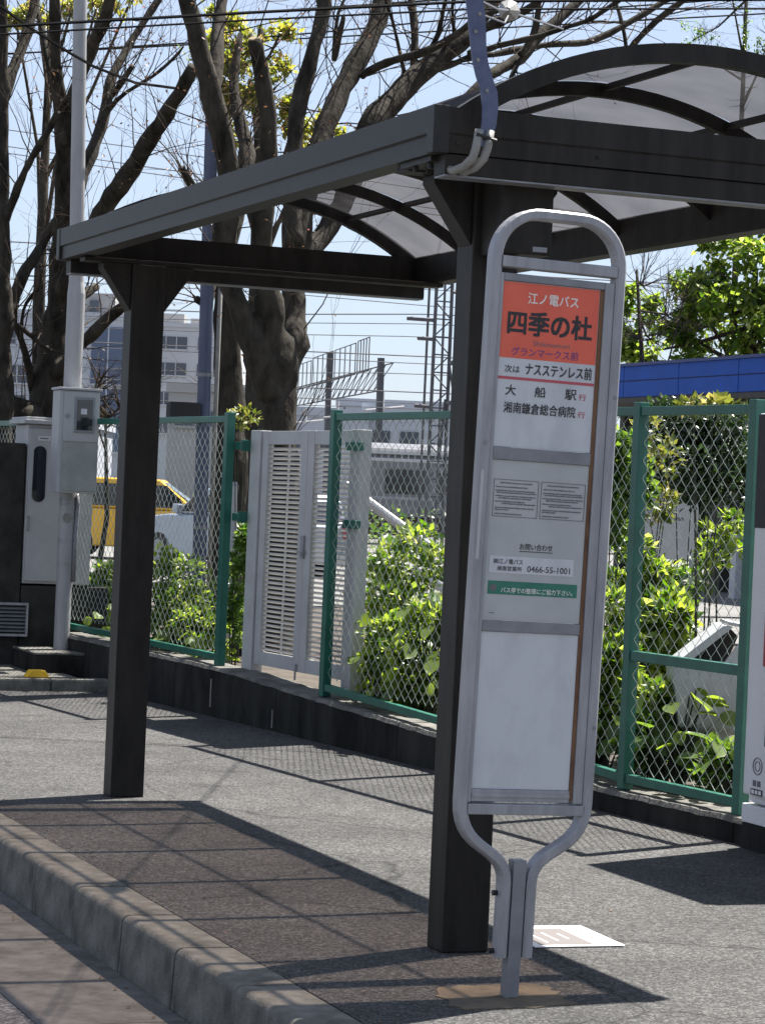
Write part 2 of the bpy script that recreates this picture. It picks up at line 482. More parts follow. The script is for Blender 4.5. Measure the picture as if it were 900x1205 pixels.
# ------------------------------------------------------------------ setting: ground, road, gutter, kerb, pavement
g = MB(); g.quad((-900, -300, -0.36), (1200, -300, -0.36), (1200, 1500, -0.36), (-900, 1500, -0.36))
tag(g.build('ground', 'gravel'), kind='structure')
g = MB(); g.box(-14, 1.911, -12, 140, -0.34, -0.195)
tag(g.build('road', 'road'), kind='structure')
g = MB(); g.box(2.575, 5.9, -12, 17.305, -0.30, 0.0)
pav = tag(g.build('pavement', 'asphalt'), kind='structure')
g = MB(); g.box(2.3, 4.62, 17.46, 30, -0.30, 0.086)
tag(g.build('raised_pavement', 'concrete'), kind='structure')

gut = struct_empty('gutter', (2.11, 0, -0.19))
y = -6.5
def gslab(y0, y1):
    mb = MB(); mb.box(1.915 - 2.11, 2.3755 - 2.11, 0.003, (y1 - y0) - 0.003, -0.1, 0.0)
    o = mb.build('gutter_slab', 'gutter', gut, bevel=0.004, seg=1)
    o.location = (0, y0, 0)
    return o
s0 = gslab(y, y + 2.01)
for k in range(1, 11):
    o = s0.copy(); COL.objects.link(o); o.location = (0, y + 2.01 * k - 0.09 + (0.002 if k % 2 else 0), 0)
s0.location = (0, y - 0.09, 0)

kerb = struct_empty('kerb', (2.48, 0, -0.19))
def kerbstone():
    # profile: sloping face, rounded nose
    pr = [(0.093, -0.06), (0.093, 0.190)]
    for a in range(0, 91, 15):
        t = R(a)
        pr.append((-0.066 - 0.028 * math.sin(t), 0.164 + 0.028 * math.cos(t)))
    pr += [(-0.103, 0.0), (-0.103, -0.06)]
    mb = MB()
    mb.prism(pr, lambda a, b, d: (a, d, b), 0.004, 0.606)
    return mb.build('kerb_stone', 'concrete', kerb)
k0 = kerbstone()
k0.location = (0, 7.06 - 0.61 * 12, 0)
for k in range(-11, 18):
    o = k0.copy(); COL.objects.link(o)
    o.location = (random.uniform(-.003, .003), 7.06 + 0.61 * k, random.uniform(-.002, .002))

kf = MB(); kf.box(-.088, .088, -5, 16, -.06, .163); tag(kf.build('kerb_mortar', 'black', kerb), None).location = (0, 0, 0)
# kerb across the far end of the pavement
fk = struct_empty('end_kerb', (2.6, 17.31, 0))
mb = MB(); mb.box(0.002, 0.596, 0, 0.145, -0.1, 0.088)
e0 = mb.build('kerb_stone', 'concrete', fk, bevel=0.014)
for k in range(1, 4):
    o = e0.copy(); COL.objects.link(o); o.location = (0.6 * k, 0, random.uniform(-.003, .002))

# ------------------------------------------------------------------ the low wall under the fence
FD = Vector((-0.0995, 0.995, 0)).normalized()
FN = Vector((FD.y, -FD.x, 0))               # away from the pavement
FP0 = Vector((5.56, 10.8, 0))
FROT = math.atan2(FD.y, FD.x)
def fpt(s, off, z): return FP0 + FD * s + FN * off + Vector((0, 0, z))
WT = [(-5, 0.105), (-1.1, 0.112), (0.1, 0.112), (1.67, 0.195), (3.17, 0.254), (4.45, 0.312), (5.08, 0.322), (7.9, 0.345)]
def walltop(s):
    for (a, za), (b, zb) in zip(WT, WT[1:]):
        if s <= b: return za + (zb - za) * max(0, (s - a)) / (b - a)
    return WT[-1][1]
wall = thing('low_wall', 'low weathered concrete wall carrying the green fence beside the pavement', 'wall', fpt(-2.6, 0, 0), (0, 0, FROT))
def wl_(s, off, z): return (s + 2.6, -off, z)
cuts = [-2.6, -1.0, 0.6, 2.2, 3.8, 5.4, 7.0, 7.75]
for a, b in zip(cuts, cuts[1:]):
    mb = MB(); N = 8; vs = []; fs = []
    for i in range(N + 1):
        s = a + 0.004 + (b - a - 0.008) * i / N
        zt = walltop(s) - 0.02
        for off, z in ((-0.085, -0.25), (-0.08, zt), (0.13, zt), (0.13, -0.25)): vs.append(wl_(s, off, z))
    for i in range(N):
        for k in range(4): fs.append((i * 4 + k, i * 4 + (k + 1) % 4, i * 4 + 4 + (k + 1) % 4, i * 4 + 4 + k))
    fs += [(0, 1, 2, 3), (N * 4, N * 4 + 3, N * 4 + 2, N * 4 + 1)]
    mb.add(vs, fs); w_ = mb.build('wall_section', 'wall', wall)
    mb = MB(); vs = []; fs = []
    for i in range(N * 3 + 1):
        s = a + 0.002 + (b - a - 0.004) * i / (N * 3)
        zt = walltop(s) + random.uniform(-.003, .003)
        j = random.uniform(-.006, .004)
        for off, z in ((-0.083 + j, zt - 0.022), (-0.070 + j, zt), (0.128, zt), (0.132, zt - 0.022)): vs.append(wl_(s, off, z))
    for i in range(N * 3):
        for k in range(4): fs.append((i * 4 + k, i * 4 + (k + 1) % 4, i * 4 + 4 + (k + 1) % 4, i * 4 + 4 + k))
    e = N * 12
    fs += [(0, 1, 2, 3), (e, e + 3, e + 2, e + 1)]
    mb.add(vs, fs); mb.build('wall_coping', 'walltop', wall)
mb = MB(); mb.box(wl_(3.83, 0, 0)[0], wl_(3.83, 0, 0)[0] + .012, 0.081, 0.0865, 0.02, 0.13)
mb.box(wl_(4.78, 0, 0)[0], wl_(4.78, 0, 0)[0] + .012, 0.081, 0.0865, 0.06, 0.24)
mb.build('lime_streak', 'conduit', wall)

# garden soil and yard behind the wall
mb = MB(); vs = []; fs = []
NS, NO = 34, 30
for i in range(NS + 1):
    s = -8 + i * 1.0
    for j in range(NO + 1):
        off = 0.125 + (j / NO) ** 1.6 * 9.0
        z = walltop(max(-4, min(s, 7.9))) - 0.045
        t = min(1, off / 5.0)
        z = z * (1 - t) + 0.14 * t + random.uniform(-.02, .02) * (1 if j else 0)
        vs.append(fpt(s, off, z))
for i in range(NS):
    for j in range(NO):
        a = i * (NO + 1) + j
        fs.append((a, a + 1, a + NO + 2, a + NO + 1))
mb.add(vs, fs); tag(mb.build('garden_soil', 'soil', smooth=True), kind='structure')
mb = MB(); mb.box(12.6, 75, -2, 62, -0.3, 0.15)
tag(mb.build('yard', 'yard'), kind='structure')

# ------------------------------------------------------------------ bus shelter
X0, X1, Y0, Y1 = 2.94, 4.84, 7.17, 11.82
ZT, ZB = 2.655, 2.512
OX, OY = 3.29, 9.5
sh = thing('bus_shelter', 'dark bronze bus shelter with arched smoked roof panels on two kerbside posts', 'bus shelter', (OX, OY, 0))
def S(*p): return (p[0] - OX, p[1] - OY, p[2])
def sbox(mb, x0, x1, y0, y1, z0, z1): return mb.box(x0 - OX, x1 - OX, y0 - OY, y1 - OY, z0, z1)
PY_ = (7.53, 11.51)
for py in PY_:
    mb = MB(); sbox(mb, 3.212, 3.372, py - .066, py + .066, 0.0, 2.487)
    mb.build('post', 'bronze', sh, bevel=0.006)
    mb = MB(); sbox(mb, 2.985, 4.785, py - .05, py + .05, 2.488, 2.509)
    mb.build('support_beam', 'bronze', sh, bevel=0.004)
    for sx, xa in ((-1, 3.2105), (1, 3.3735)):
        mb = MB()
        mb.prism([(xa, 2.27), (xa + sx * .135, 2.46), (xa + sx * .135, 2.487), (xa, 2.487)], lambda a, b, d: S(a, d, b), py - .05, py + .05)
        mb.build('knee_bracket', 'bronze', sh, bevel=0.003)
        for zz in (2.33, 2.44):
            mb = MB(); q_ = xa + sx * (.015 if zz < 2.4 else .045)
            mb.tube([S(q_, py - .056, zz), S(q_, py - .0505, zz)], .0075, 6); mb.build('bolt', 'bronze2', sh)
def gutter_beam(xo, sgn):
    pr = [(0, ZT), (0, 2.574), (.010, 2.568), (.010, ZB), (.098, ZB), (.098, ZB + .02), (.085, ZB + .02), (.085, ZT)]
    mb = MB(); mb.prism(pr, lambda a, b, d: S(xo + sgn * a, d, b), Y0 + .055, Y1 - .055)
    return mb
gutter_beam(X0, 1).build('gutter_beam', 'bronze2', sh)
gutter_beam(X1, -1).build('gutter_beam', 'bronze', sh)
for yo, sg in ((Y0, 1), (Y1, -1)):
    pr = [(0, ZT - .002), (0, 2.574), (.006, 2.568), (.006, ZB + .002), (.052, ZB + .002), (.052, ZT - .002)]
    mb = MB(); mb.prism(pr, lambda a, b, d: S(d, yo + sg * a, b), X0 + .012, X1 - .012)
    mb.build('end_beam', 'bronze', sh)
    if sg > 0:
        for q_ in (3.02, 3.5, 4.2, 4.76):
            mb = MB(); mb.tube([S(q_, yo - .003, 2.545), S(q_, yo - .0005, 2.545)], .006, 6); mb.build('bolt', 'bronze2', sh)
    ya, yb = sorted((yo + sg * .012, yo + sg * .10))
    mb = MB(); sbox(mb, X0 + .045, X1 - .05, ya, yb, 2.449, ZB - .001)
    mb.build('lower_flange', 'bronze', sh, bevel=.003)
    mb = MB(); sbox(mb, X0 + .047, X1 - .052, ya + .003, yb - .003, 2.443, 2.4485)
    mb.build('flange_bounce_light', 'alu2', sh)  # paler strip paints ground bounce light onto the flange underside
for xo, sx in ((X0, 1), (X1, -1)):
    for yo, sy in ((Y0, 1), (Y1, -1)):
        mb = MB()
        xa, xb = sorted((xo - sx * .003, xo + sx * .05)); ya, yb = sorted((yo - sy * .003, yo + sy * .054))
        sbox(mb, xa, xb, ya, yb, ZB - .002, ZT + .002)
        mb.build('corner_cap', 'bronze2' if sx > 0 else 'bronze', sh, bevel=0.004)
# arched roof
AC, AR = Vector((3.89, 0, 1.449)), 1.486
def arc(x, r=AR): return AC.z + math.sqrt(max(0, r * r - (x - AC.x) ** 2))
A0, A1 = 2.955, 4.825
t0, t1 = math.asin((A0 - AC.x) / AR), math.asin((A1 - AC.x) / AR)
def arch_rib(name, y0, y1, h, m, drop=0.0):
    pts = []
    n = 28
    vs, fs = [], []
    for i in range(n + 1):
        t = t0 + (t1 - t0) * i / n
        for r, yy in ((AR - drop, y0), (AR - drop, y1), (AR - drop - h, y1), (AR - drop - h, y0)):
            vs.append(S(AC.x + r * math.sin(t), yy, AC.z + r * math.cos(t)))
    for i in range(n):
        for k in range(4): fs.append((i * 4 + k, i * 4 + (k + 1) % 4, i * 4 + 4 + (k + 1) % 4, i * 4 + 4 + k))
    fs += [(0, 1, 2, 3), (n * 4 + 3, n * 4 + 2, n * 4 + 1, n * 4)]
    mb = MB(); mb.add(vs, fs)
    return mb.build(name, m, sh)
arch_rib('end_arch', Y0 + .003, Y0 + .05, .060, 'bronze')
arch_rib('end_arch', Y1 - .05, Y1 - .003, .060, 'bronze')
RIBY = [7.98, 8.755, 9.53, 10.305, 11.08]
for ry in RIBY: arch_rib('arched_rib', ry - .015, ry + .015, .048, 'bronze', 0.012)
PURX = [3.385, 3.89, 4.395]
for px_ in PURX:
    t = math.asin((px_ - AC.x) / AR)
    mb = MB()
    c1 = (AC.x + (AR - .032) * math.sin(t), AC.z + (AR - .032) * math.cos(t))
    mb.bar(S(c1[0], Y0 + .052, c1[1]), S(c1[0], Y1 - .052, c1[1]), .016, .022, (math.sin(t), 0, math.cos(t)))
    mb.build('purlin', 'bronze', sh)
xs_ = [A0] + PURX + [A1]; ys_ = [Y0 + .052] + RIBY + [Y1 - .052]
for i in range(4):
    for j in range(6):
        ta, tb = math.asin((xs_[i] - AC.x) / AR), math.asin((xs_[i + 1] - AC.x) / AR)
        mb = MB(); n = 6; vs = []; fs = []
        for k in range(n + 1):
            t = ta + (tb - ta) * k / n
            sag = 0.004 * math.sin(math.pi * k / n)
            for yy in (ys_[j] + .003, ys_[j + 1] - .003):
                vs.append(S(AC.x + (AR - .006 - sag) * math.sin(t), yy, AC.z + (AR - .006 - sag) * math.cos(t)))
        for k in range(n): fs.append((2 * k, 2 * k + 1, 2 * k + 3, 2 * k + 2))
        mb.add(vs, fs); mb.build('roof_panel', 'poly', sh, smooth=True, recalc=False)
# junction box on the near post, its stickers, edge plate
mb = MB(); sbox(mb, 3.236, 3.412, 7.30, 7.462, 2.236, 2.498)
jb = mb.build('junction_box', 'bronze', sh, bevel=0.004)
mb = MB(); sbox(mb, 3.375, 3.398, 7.2985, 7.2995, 2.455, 2.478); mb.build('sticker', 'panel_b', jb)
mb = MB(); sbox(mb, 3.345, 3.395, 7.2985, 7.2995, 2.246, 2.262); mb.build('sticker', 'alu2', jb)
mb = MB(); sbox(mb, 3.236, 3.33, 7.296, 7.2995, 2.4985, 2.503); mb.build('box_lip', 'alu', jb)
# splice plates under the near corner
mb = MB()
sbox(mb, 2.965, 3.06, 7.25, 7.50, 2.494, 2.511); sbox(mb, 3.07, 3.15, 7.275, 7.36, 2.485, 2.511)
for a, b in ((2.985, 7.30), (3.03, 7.30), (2.985, 7.42), (3.03, 7.42), (3.11, 7.28)): mb.tube([S(a, b, 2.476), S(a, b, 2.495)], .009, 6)
mb.build('splice_plate', 'bronze2', sh)

# flat steel arm clamped to the near corner, with conduits
def PYD(px, py): pass
arm = thing('strap_bracket', 'bent blue grey steel strap rising from the near corner of the shelter roof', 'bracket', (3.10, 7.1, 2.42))
ap = [(3.012, 2.988), (3.023, 2.93), (3.030, 2.875), (3.034, 2.84), (3.042, 2.79), (3.057, 2.745), (3.076, 2.70), (3.083, 2.65), (3.081, 2.60), (3.072, 2.56), (3.062, 2.53)]
mb = MB()
pts = [(x - 3.10 + .008, 0, z - 2.42) for x, z in ap]
hw = [.029, .029, .028, .026, .026, .027, .028, .026, .024, .022, .02]
vs = []; fs = []
for i, p in enumerate(pts):
    for a, b in ((-hw[i], -.004), (hw[i], -.004), (hw[i] + .002, .010), (hw[i] - .005, .010), (hw[i] - .005, .002), (-hw[i], .002)):
        vs.append((p[0] + a, p[1] + b, p[2]))
n6 = 6
for i in range(len(pts) - 1):
    for k in range(n6): fs.append((i * n6 + k, i * n6 + (k + 1) % n6, (i + 1) * n6 + (k + 1) % n6, (i + 1) * n6 + k))
fs += [tuple(range(n6)), tuple(range((len(pts) - 1) * n6 + n6 - 1, (len(pts) - 1) * n6 - 1, -1))]
mb.add(vs, fs); mb.build('strap', 'strap', arm)
mb = MB()
for i in (1, 2, 4, 6):
    mb = MB(); mb.tube([(pts[i][0] + (.01 if i % 2 else -.008), -.0075, pts[i][2]), (pts[i][0] + (.01 if i % 2 else -.008), -.0035, pts[i][2])], .006, 8); mb.build('bolt', 'conduit', arm)
for dx in (-.022, .014):
    mb = MB()
    c = [(pts[9][0] + dx, -.004, pts[9][2] + .02), (pts[10][0] + dx * 1.0, -.004, pts[10][2] - .01), (pts[10][0] + dx - .006, 0, pts[10][2] - .035), (pts[10][0] + dx - .024, .02, pts[10][2] - .062), (pts[10][0] + dx - .040, .06, pts[10][2] - .072), (pts[10][0] + dx - .05, .13, pts[10][2] - .06)]
    mb.tube(c, .0135, 10); mb.build('conduit', 'conduit', arm, smooth=True)
mb = MB(); mb.tube([(pts[9][0] - .035, -.014, pts[9][2] + .004), (pts[9][0] + .03, -.014, pts[9][2] - .010)], .006, 6)
mb.build('cable_tie', 'black', arm)
# guy wires from the arm top
gw = thing('guy_wire_clamp', 'grey dead end clamp on the guy wires above the shelter corner', 'clamp', (4.2, 9.5, 3.46))
mb = MB()
mb.tube([(-1.17, -2.4, -.485), (-.55, -1.15, -.245), (0, 0, 0)], .005, 5); mb.tube([(-1.15, -2.4, -.53), (-.5, -1.1, -.28), (0, .0, -.02)], .004, 5)
mb.tube([(0, 0, -.005), (2.4, 4.6, .9)], .006, 5)
mb.build('guy_wire', 'steel', gw)
mb = MB(); mb.tube([(-.05, -.1, -.02), (.0, 0, .0), (.08, .16, .03), (.12, .24, .045)], [.012, .045, .04, .012], 8); mb.build('clamp_body', 'conduit', gw)

# ------------------------------------------------------------------ bus stop sign
sg = thing('bus_stop_sign', 'grey framed bus stop sign with an orange headed panel standing at the near shelter post', 'bus stop sign', (3.142, 6.78, 0), (0, R(1.25), 0))
hw_, zt_, rr = .201, 2.297, .135
path = []
def bez(a, b, c, d, n): return [tuple(a[k] * (1 - t) ** 3 + 3 * b[k] * t * (1 - t) ** 2 + 3 * c[k] * t * t * (1 - t) + d[k] * t ** 3 for k in (0, 1)) for t in [i / n for i in range(n + 1)]]
half = [(-.046, .118), (-.046, .25)] + bez((-.046, .335), (-.046, .455), (-.201, .415), (-.201, .575), 14) + [(-.201, 1.0), (-.201, 1.6)]
half += [(-hw_ + rr - rr * math.cos(R(a)), zt_ - rr + rr * math.sin(R(a))) for a in range(0, 91, 9)]
other = [(.036, .118), (.036, .25)] + bez((.036, .335), (.036, .455), (.201, .415), (.201, .575), 14) + [(.201, 1.0), (.201, 1.6)]
other += [(hw_ - rr + rr * math.cos(R(a)), zt_ - rr + rr * math.sin(R(a))) for a in range(0, 91, 9)]
path = half + other[::-1]
c_ = .006
prof = [(-.016 + c_, -.025), (.016 - c_, -.025), (.016, -.025 + c_), (.016, .025 - c_), (.016 - c_, .025), (-.016 + c_, .025), (-.016, .025 - c_), (-.016, -.025 + c_)]
mb = MB(); mb.sweep([(x, 0, z) for x, z in path], prof, (0, 1, 0))
mb.build('frame', 'alu', sg)
mb = MB(); mb.box(-.026, .016, -.021, .021, 0.0, .405); mb.build('post', 'alu2', sg, bevel=.003)
mb = MB(); mb.box(-.186, .186, -.027, .020, 2.134, 2.167); mb.build('crossbar', 'alu', sg, bevel=.003)
mb = MB(); mb.box(-.186, .186, -.027, .020, .538, .569); mb.build('crossbar', 'alu', sg, bevel=.003)
for (bx, bz) in ((-.068, .305), (-.069, .135)):
    mb = MB(); mb.tube([(bx - .008, .008, bz), (bx + .008, .008, bz)], .009, 6); mb.build('bolt', 'black', sg)
for (bx, bz) in ((.205, 1.78), (.205, .80), (-.205, 1.62)):
    mb = MB(); mb.tube([(bx, -.0275, bz), (bx, -.024, bz)], .006, 8); mb.build('bolt', 'alu2', sg)
mb = MB(); mb.box(-.212, -.2035, -.0262, -.024, 1.28, 1.54); mb.build('old_sticker', 'panel_b', sg)
mb = MB(); mb.box(-.187, -.175, -.018, .015, .573, 2.118); mb.build('stile', 'alu', sg, bevel=.002)
mb = MB(); mb.box(.153, .184, -.018, .015, .573, 2.118); mb.build('stile', 'alu', sg, bevel=.002)
mb = MB(); mb.box(.141, .1525, -.013, .012, .58, 2.095)
tag(mb.build('rust_strip', 'rust', sg), 'rusty joint strip on the right edge')
mb = MB(); mb.box(-.174, .1525, -.017, .014, 2.096, 2.118); mb.build('rail', 'alu2', sg, bevel=.002)
mb = MB(); mb.box(-.174, .1405, -.016, .012, 1.574, 1.611); mb.build('rail', 'alu2', sg, bevel=.002)
mb = MB(); mb.box(-.174, .1405, -.016, .012, 1.072, 1.104); mb.build('rail', 'alu2', sg, bevel=.002)
mb = MB(); mb.box(-.174, .1405, -.017, .012, .575, .611); mb.box(-.174, .1405, -.020, -.0172, .588, .600); mb.build('rail', 'alu', sg, bevel=.002)
def face(u, v, d=0.0): return (u, -.0105 - d, v)
mb = MB(); mb.box(-.1735, .1405, -.010, .006, 1.612, 2.095); up_ = mb.build('route_panel', 'panel', sg)
mb = MB(); mb.box(-.1735, .1405, -.010, .006, 1.105, 1.573); mp_ = mb.build('notice_panel', 'panel_b', sg)
mb = MB(); mb.box(-.1735, .1405, -.010, .006, .612, 1.071); tag(mb.build('timetable_panel', 'panel', sg), 'blank white timetable board')
mb = MB(); mb.box(-.172, .139, -.0106, -.0102, 1.872, 2.0935); mb.build('orange_heading', 'orange', up_)
mb = MB(); mb.box(-.172, .139, -.0106, -.0102, 1.809, 1.8175); mb.build('red_line', 'red', up_)
F1 = lambda u, v: face(u, v, .0008)
lettering(up_, '江ノ電バス', F1, -.092, .072, 2.034, 2.067, 'inkwhite', .012)
lettering(up_, '四季の杜', F1, -.153, .122, 1.940, 2.013, 'ink', .028)
lettering(up_, 'Shikinomori', F1, -.066, .052, 1.912, 1.927, 'ink2', .0)
lettering(up_, 'グランマークス前', F1, -.134, .082, 1.880, 1.905, 'purple', .008)
lettering(up_, '次は', F1, -.153, -.104, 1.829, 1.851, 'ink', .006)
lettering(up_, 'ナスステンレス前', F1, -.086, .130, 1.826, 1.862, 'ink', .016)
lettering(up_, '大', F1, -.146, -.112, 1.763, 1.794, 'ink', .012)
lettering(up_, '船', F1, -.052, -.016, 1.763, 1.794, 'ink', .012)
lettering(up_, '駅', F1, .047, .084, 1.763, 1.794, 'ink', .012)
lettering(up_, '行', F1, .092, .116, 1.764, 1.783, 'red', .01)
lettering(up_, '湘南鎌倉総合病院', F1, -.148, .084, 1.711, 1.744, 'ink', .012)
lettering(up_, '行', F1, .092, .116, 1.713, 1.731, 'red', .01)
# notices
for x0, x1 in ((-.163, -.019), (-.011, .133)):
    mb = MB(); z0, z1 = 1.408, 1.517
    for a, b, c, d in ((x0, x1, z1 - .0015, z1), (x0, x1, z0, z0 + .0015), (x0, x0 + .0015, z0 + .0015, z1 - .0015), (x1 - .0015, x1, z0 + .0015, z1 - .0015)):
        mb.box(a, b, -.0112, -.0103, c, d)
    nb = mb.build('notice_border', 'ink2', mp_)
    mb = MB()
    for zz, a, b in ((1.5065, .14, .85), (1.4945, .05, .75), (1.484, .05, .92), (1.478, .08, .95), (1.468, .05, .95), (1.462, .12, .85), (1.452, .05, .70), (1.446, .2, .95), (1.434, .05, .92), (1.428, .05, .35), (1.416, .05, .65)):
        x = x0 + (x1 - x0) * a; xe = x0 + (x1 - x0) * b
        while x < xe:
            w = random.uniform(.0025, .0055)
            mb.box(x, min(x + w, xe), -.0111, -.0104, zz - random.uniform(.0012, .0022), zz + random.uniform(.0012, .0022)); x += w + random.uniform(.0008, .0018)
    mb.build('notice_print', 'ink2', mp_)
F2 = lambda u, v: face(u, v, .0012)
lettering(mp_, 'お問い合わせ', F1, -.068, .038, 1.314, 1.333, 'ink', .008)
mb = MB(); mb.box(-.068, .038, -.0112, -.0103, 1.3085, 1.3105); mb.build('underline', 'ink', mp_)
mb = MB(); mb.box(-.162, .110, -.0111, -.0102, 1.243, 1.293); cl_ = mb.build('contact_sticker', 'panel', mp_)
lettering(mp_, '㈱江ノ電バス', F2, -.149, -.055, 1.270, 1.285, 'ink', .012)
lettering(mp_, '湘南営業所', F2, -.137, -.057, 1.250, 1.264, 'ink', .012)
lettering(mp_, '0466-55-1001', F2, -.040, .099, 1.250, 1.268, 'ink', .012)
mb = MB(); mb.box(-.162, .126, -.0111, -.0102, 1.181, 1.220); mb.build('green_sticker', 'sgreen', mp_)
lettering(mp_, 'バス停での整理にご協力下さい。', F2, -.120, .112, 1.186, 1.202, 'inkwhite', .008)
mb = MB(); mb.tube([(-.145, -.0116, 1.200), (-.145, -.0104, 1.200)], .011, 14); mb.build('logo_disc', 'ink2', mp_)
mb = MB(); mb.box(-.152, -.137, -.0116, -.0104, 1.125, 1.127); mb.build('scratch', 'ink2', mp_)

# mortar patch and vinyl sheet on the ground
rp = random.Random(8)
pp = []
for k in range(40):
    a = 2 * math.pi * k / 40
    q = 1 / max(abs(math.cos(a)) / .19, abs(math.sin(a)) / .165) * (1 + rp.uniform(-.10, .08))
    pp.append((3.115 + q * math.cos(a) + .03 * math.sin(a), 6.785 + q * math.sin(a)))
mb = MB(); mb.prism(pp, lambda a, b, d: (a, b, d), -0.01, 0.003)
tag(mb.build('mortar_patch', 'patch'), 'rough tan mortar patch in the asphalt round the sign foot', 'patch')
ps = thing('ground_sticker', 'white printed vinyl sheet stuck flat on the asphalt behind the sign post', 'sticker', (3.73, 7.69, 0.0), (0, 0, R(-3)))
mb = MB(); mb.box(-.16, .16, -.19, .19, .003, .006); sheet = mb.build('sheet', 'paper', ps, bevel=.0)
mb = MB(); mb.box(-.13, .06, -.165, .13, .0062, .0072); mb.build('printed_block', 'paperink', ps)
mb = MB()
for k in range(3):
    mb.box(-.095 + .05 * k, -.088 + .05 * k, -.13 + .03 * k, .07 - .02 * k, .0074, .0080)
mb.build('print_line', 'paper', ps)
mb = MB(); 
for k in range(5): mb.box(.095, .11, -.10 + .045 * k, -.075 + .045 * k, .0062, .0068)
mb.build('small_print', 'paperink', ps)

# ------------------------------------------------------------------ chain link fence
def chain_link(s0, s1, zb0, zb1, zt, p=0.041, r=0.0018):
    """zigzag wires in a vertical plane; zb may vary from s0 to s1 (local x = s)"""
    mb = MB()
    n = int(round((s1 - s0) / p)); p = (s1 - s0) / n
    dz = 0.0425
    for i in range(n):
        pts = []
        a = s0 + i * p
        zb = zb0 + (zb1 - zb0) * (i + .5) / n
        k = 0; z = zt
        ph = random.uniform(-.0012, .0012)
        while z > zb - .001:
            x = a + (p if (k + i) % 2 else 0.0) + ph
            pts.append((x, .0022 * (1 if (k + i) % 2 else -1) + .004 * math.sin(x * 5 + z * 3), z))
            z -= dz; k += 1
        mb.tube(pts, r, 4, cap=False)
    return mb
def fence_post(mb, s, zb, zt, w=.056):
    mb.box(s - w / 2, s + w / 2, -w / 2, w / 2, zb, zt)
ZR = 1.935
def fence(label, spans, posts, origin_s, mid=None):
    f = thing('chain_link_fence', label, 'fence', fpt(origin_s, 0, walltop(origin_s)), (0, 0, FROT))
    z0 = walltop(origin_s)
    for s in posts:
        mb = MB(); fence_post(mb, s - origin_s, walltop(s) - z0 + .001, 1.957 - z0); mb.build('post', 'fence', f, bevel=.004)
    for a, b in spans:
        la, lb = a + .029 - origin_s, b - .029 - origin_s
        mb = MB(); mb.box(la, lb, -.021, .021, 1.893 - z0, ZR - z0); mb.build('top_rail', 'fence', f, bevel=.003)
        ba, bb = walltop(a) + .035 - z0, walltop(b) + .035 - z0
        mb = MB(); mb.bar((la, 0, ba + .02), (lb, 0, bb + .02), .04, .042); mb.build('bottom_rail', 'fence', f, bevel=.003)
        if (a, b) == mid:
            mb = MB(); mb.box(la, lb, -.021, .021, .728 - z0, .775 - z0); mb.build('mid_rail', 'fence', f, bevel=.003)
        tag(chain_link(la + .001, lb - .001, ba + .045, bb + .045, 1.893 - z0).build('chain_link_mesh', 'wire', f, smooth=True, recalc=False), kind='stuff')
        for k in range(int((lb - la) / .16)):
            s = la + .08 + k * .16
            mb = MB(); mb.box(s - .004, s + .004, -.0225, -.0215 + .0445, 1.8935 - z0, ZR + .001 - z0)
            if k == 0: me0 = mb.mesh('rail_tie')
        t_ = None
    return f
fence('green chain link fence with a mid rail, between the white gate and the vending machine', [(-.93, .01), (.01, 1.65), (1.65, 3.30)], [-.93, .01, 1.65, 3.30], .01, (-.93, .01))
fence('green chain link fence with diamond wires left of the white gate', [(4.86, 6.46), (6.46, 8.1), (8.1, 9.7)], [4.86, 6.46, 8.1, 9.7], 4.86)
fence('short green chain link fence on the near side of the vending machine', [(-3.95, -2.40)], [-3.95, -2.40], -2.40)

# ------------------------------------------------------------------ white louvred gate
GB, GT = .355, 1.842
gt = thing('louvred_gate', 'white louvred double gate standing between the two green fences', 'gate', fpt(3.9, .13, GB), (0, 0, FROT))
def gl(s): return s - 3.9
for a, b in ((4.58, 4.73), (3.165, 3.285)):
    mb = MB(); mb.box(gl(a), gl(b), -.045, .035, 0 - .06, GT - GB + .004); mb.build('gate_post', 'gate', gt, bevel=.005)
slat_me = {}
for a, b in ((3.91, 4.575), (3.295, 3.90)):
    w = b - a
    lf = thing('gate_leaf', None, None); lf.parent = gt; lf.location = (gl(a), 0, 0)
    mb = MB()
    st = .085
    s_in = st if a > 3.5 else .03                            # the leaf by the right post has a slim hanging stile
    mb.box(0, s_in, -.02, .02, 0, GT - GB); mb.build('stile', 'gate', lf, bevel=.003)
    mb = MB(); mb.box(w - st, w, -.02, .02, 0, GT - GB); mb.build('stile', 'gate', lf, bevel=.003)
    mb = MB(); mb.box(s_in + .001, w - st - .001, -.019, .019, GT - GB - .085, GT - GB - .001); mb.build('rail', 'gate', lf, bevel=.003)
    mb = MB(); mb.box(s_in + .001, w - st - .001, -.019, .019, .001, .085); mb.build('rail', 'gate', lf, bevel=.003)
    mb = MB()
    T = Matrix.Rotation(R(38), 4, 'X')
    mb.box(s_in + .001, w - st - .001, -.0115, .0115, -.0022, .0022, T)
    me = mb.mesh('slat'); me.materials.append(M['gate'])
    z = .105
    while z < GT - GB - .09:
        o = obj('slat', me, None, lf); o.location = (0, 0, z); z += .0302
    mb = MB(); mb.box(w / 2 - .008, w / 2 + .008, -.019, -.011, .086, GT - GB - .086); mb.build('mullion', 'gate', lf)
mb = MB(); mb.box(gl(3.885), gl(3.925), .0205, .034, .70, .84); mb.box(gl(3.865), gl(3.945), .0345, .05, .73, .745); mb.build('latch', 'alu', gt)
mb = MB(); mb.tube([(gl(3.93), .03, -.05), (gl(3.93), .03, .05)], .007, 6); mb.build('drop_bolt', 'alu', gt)
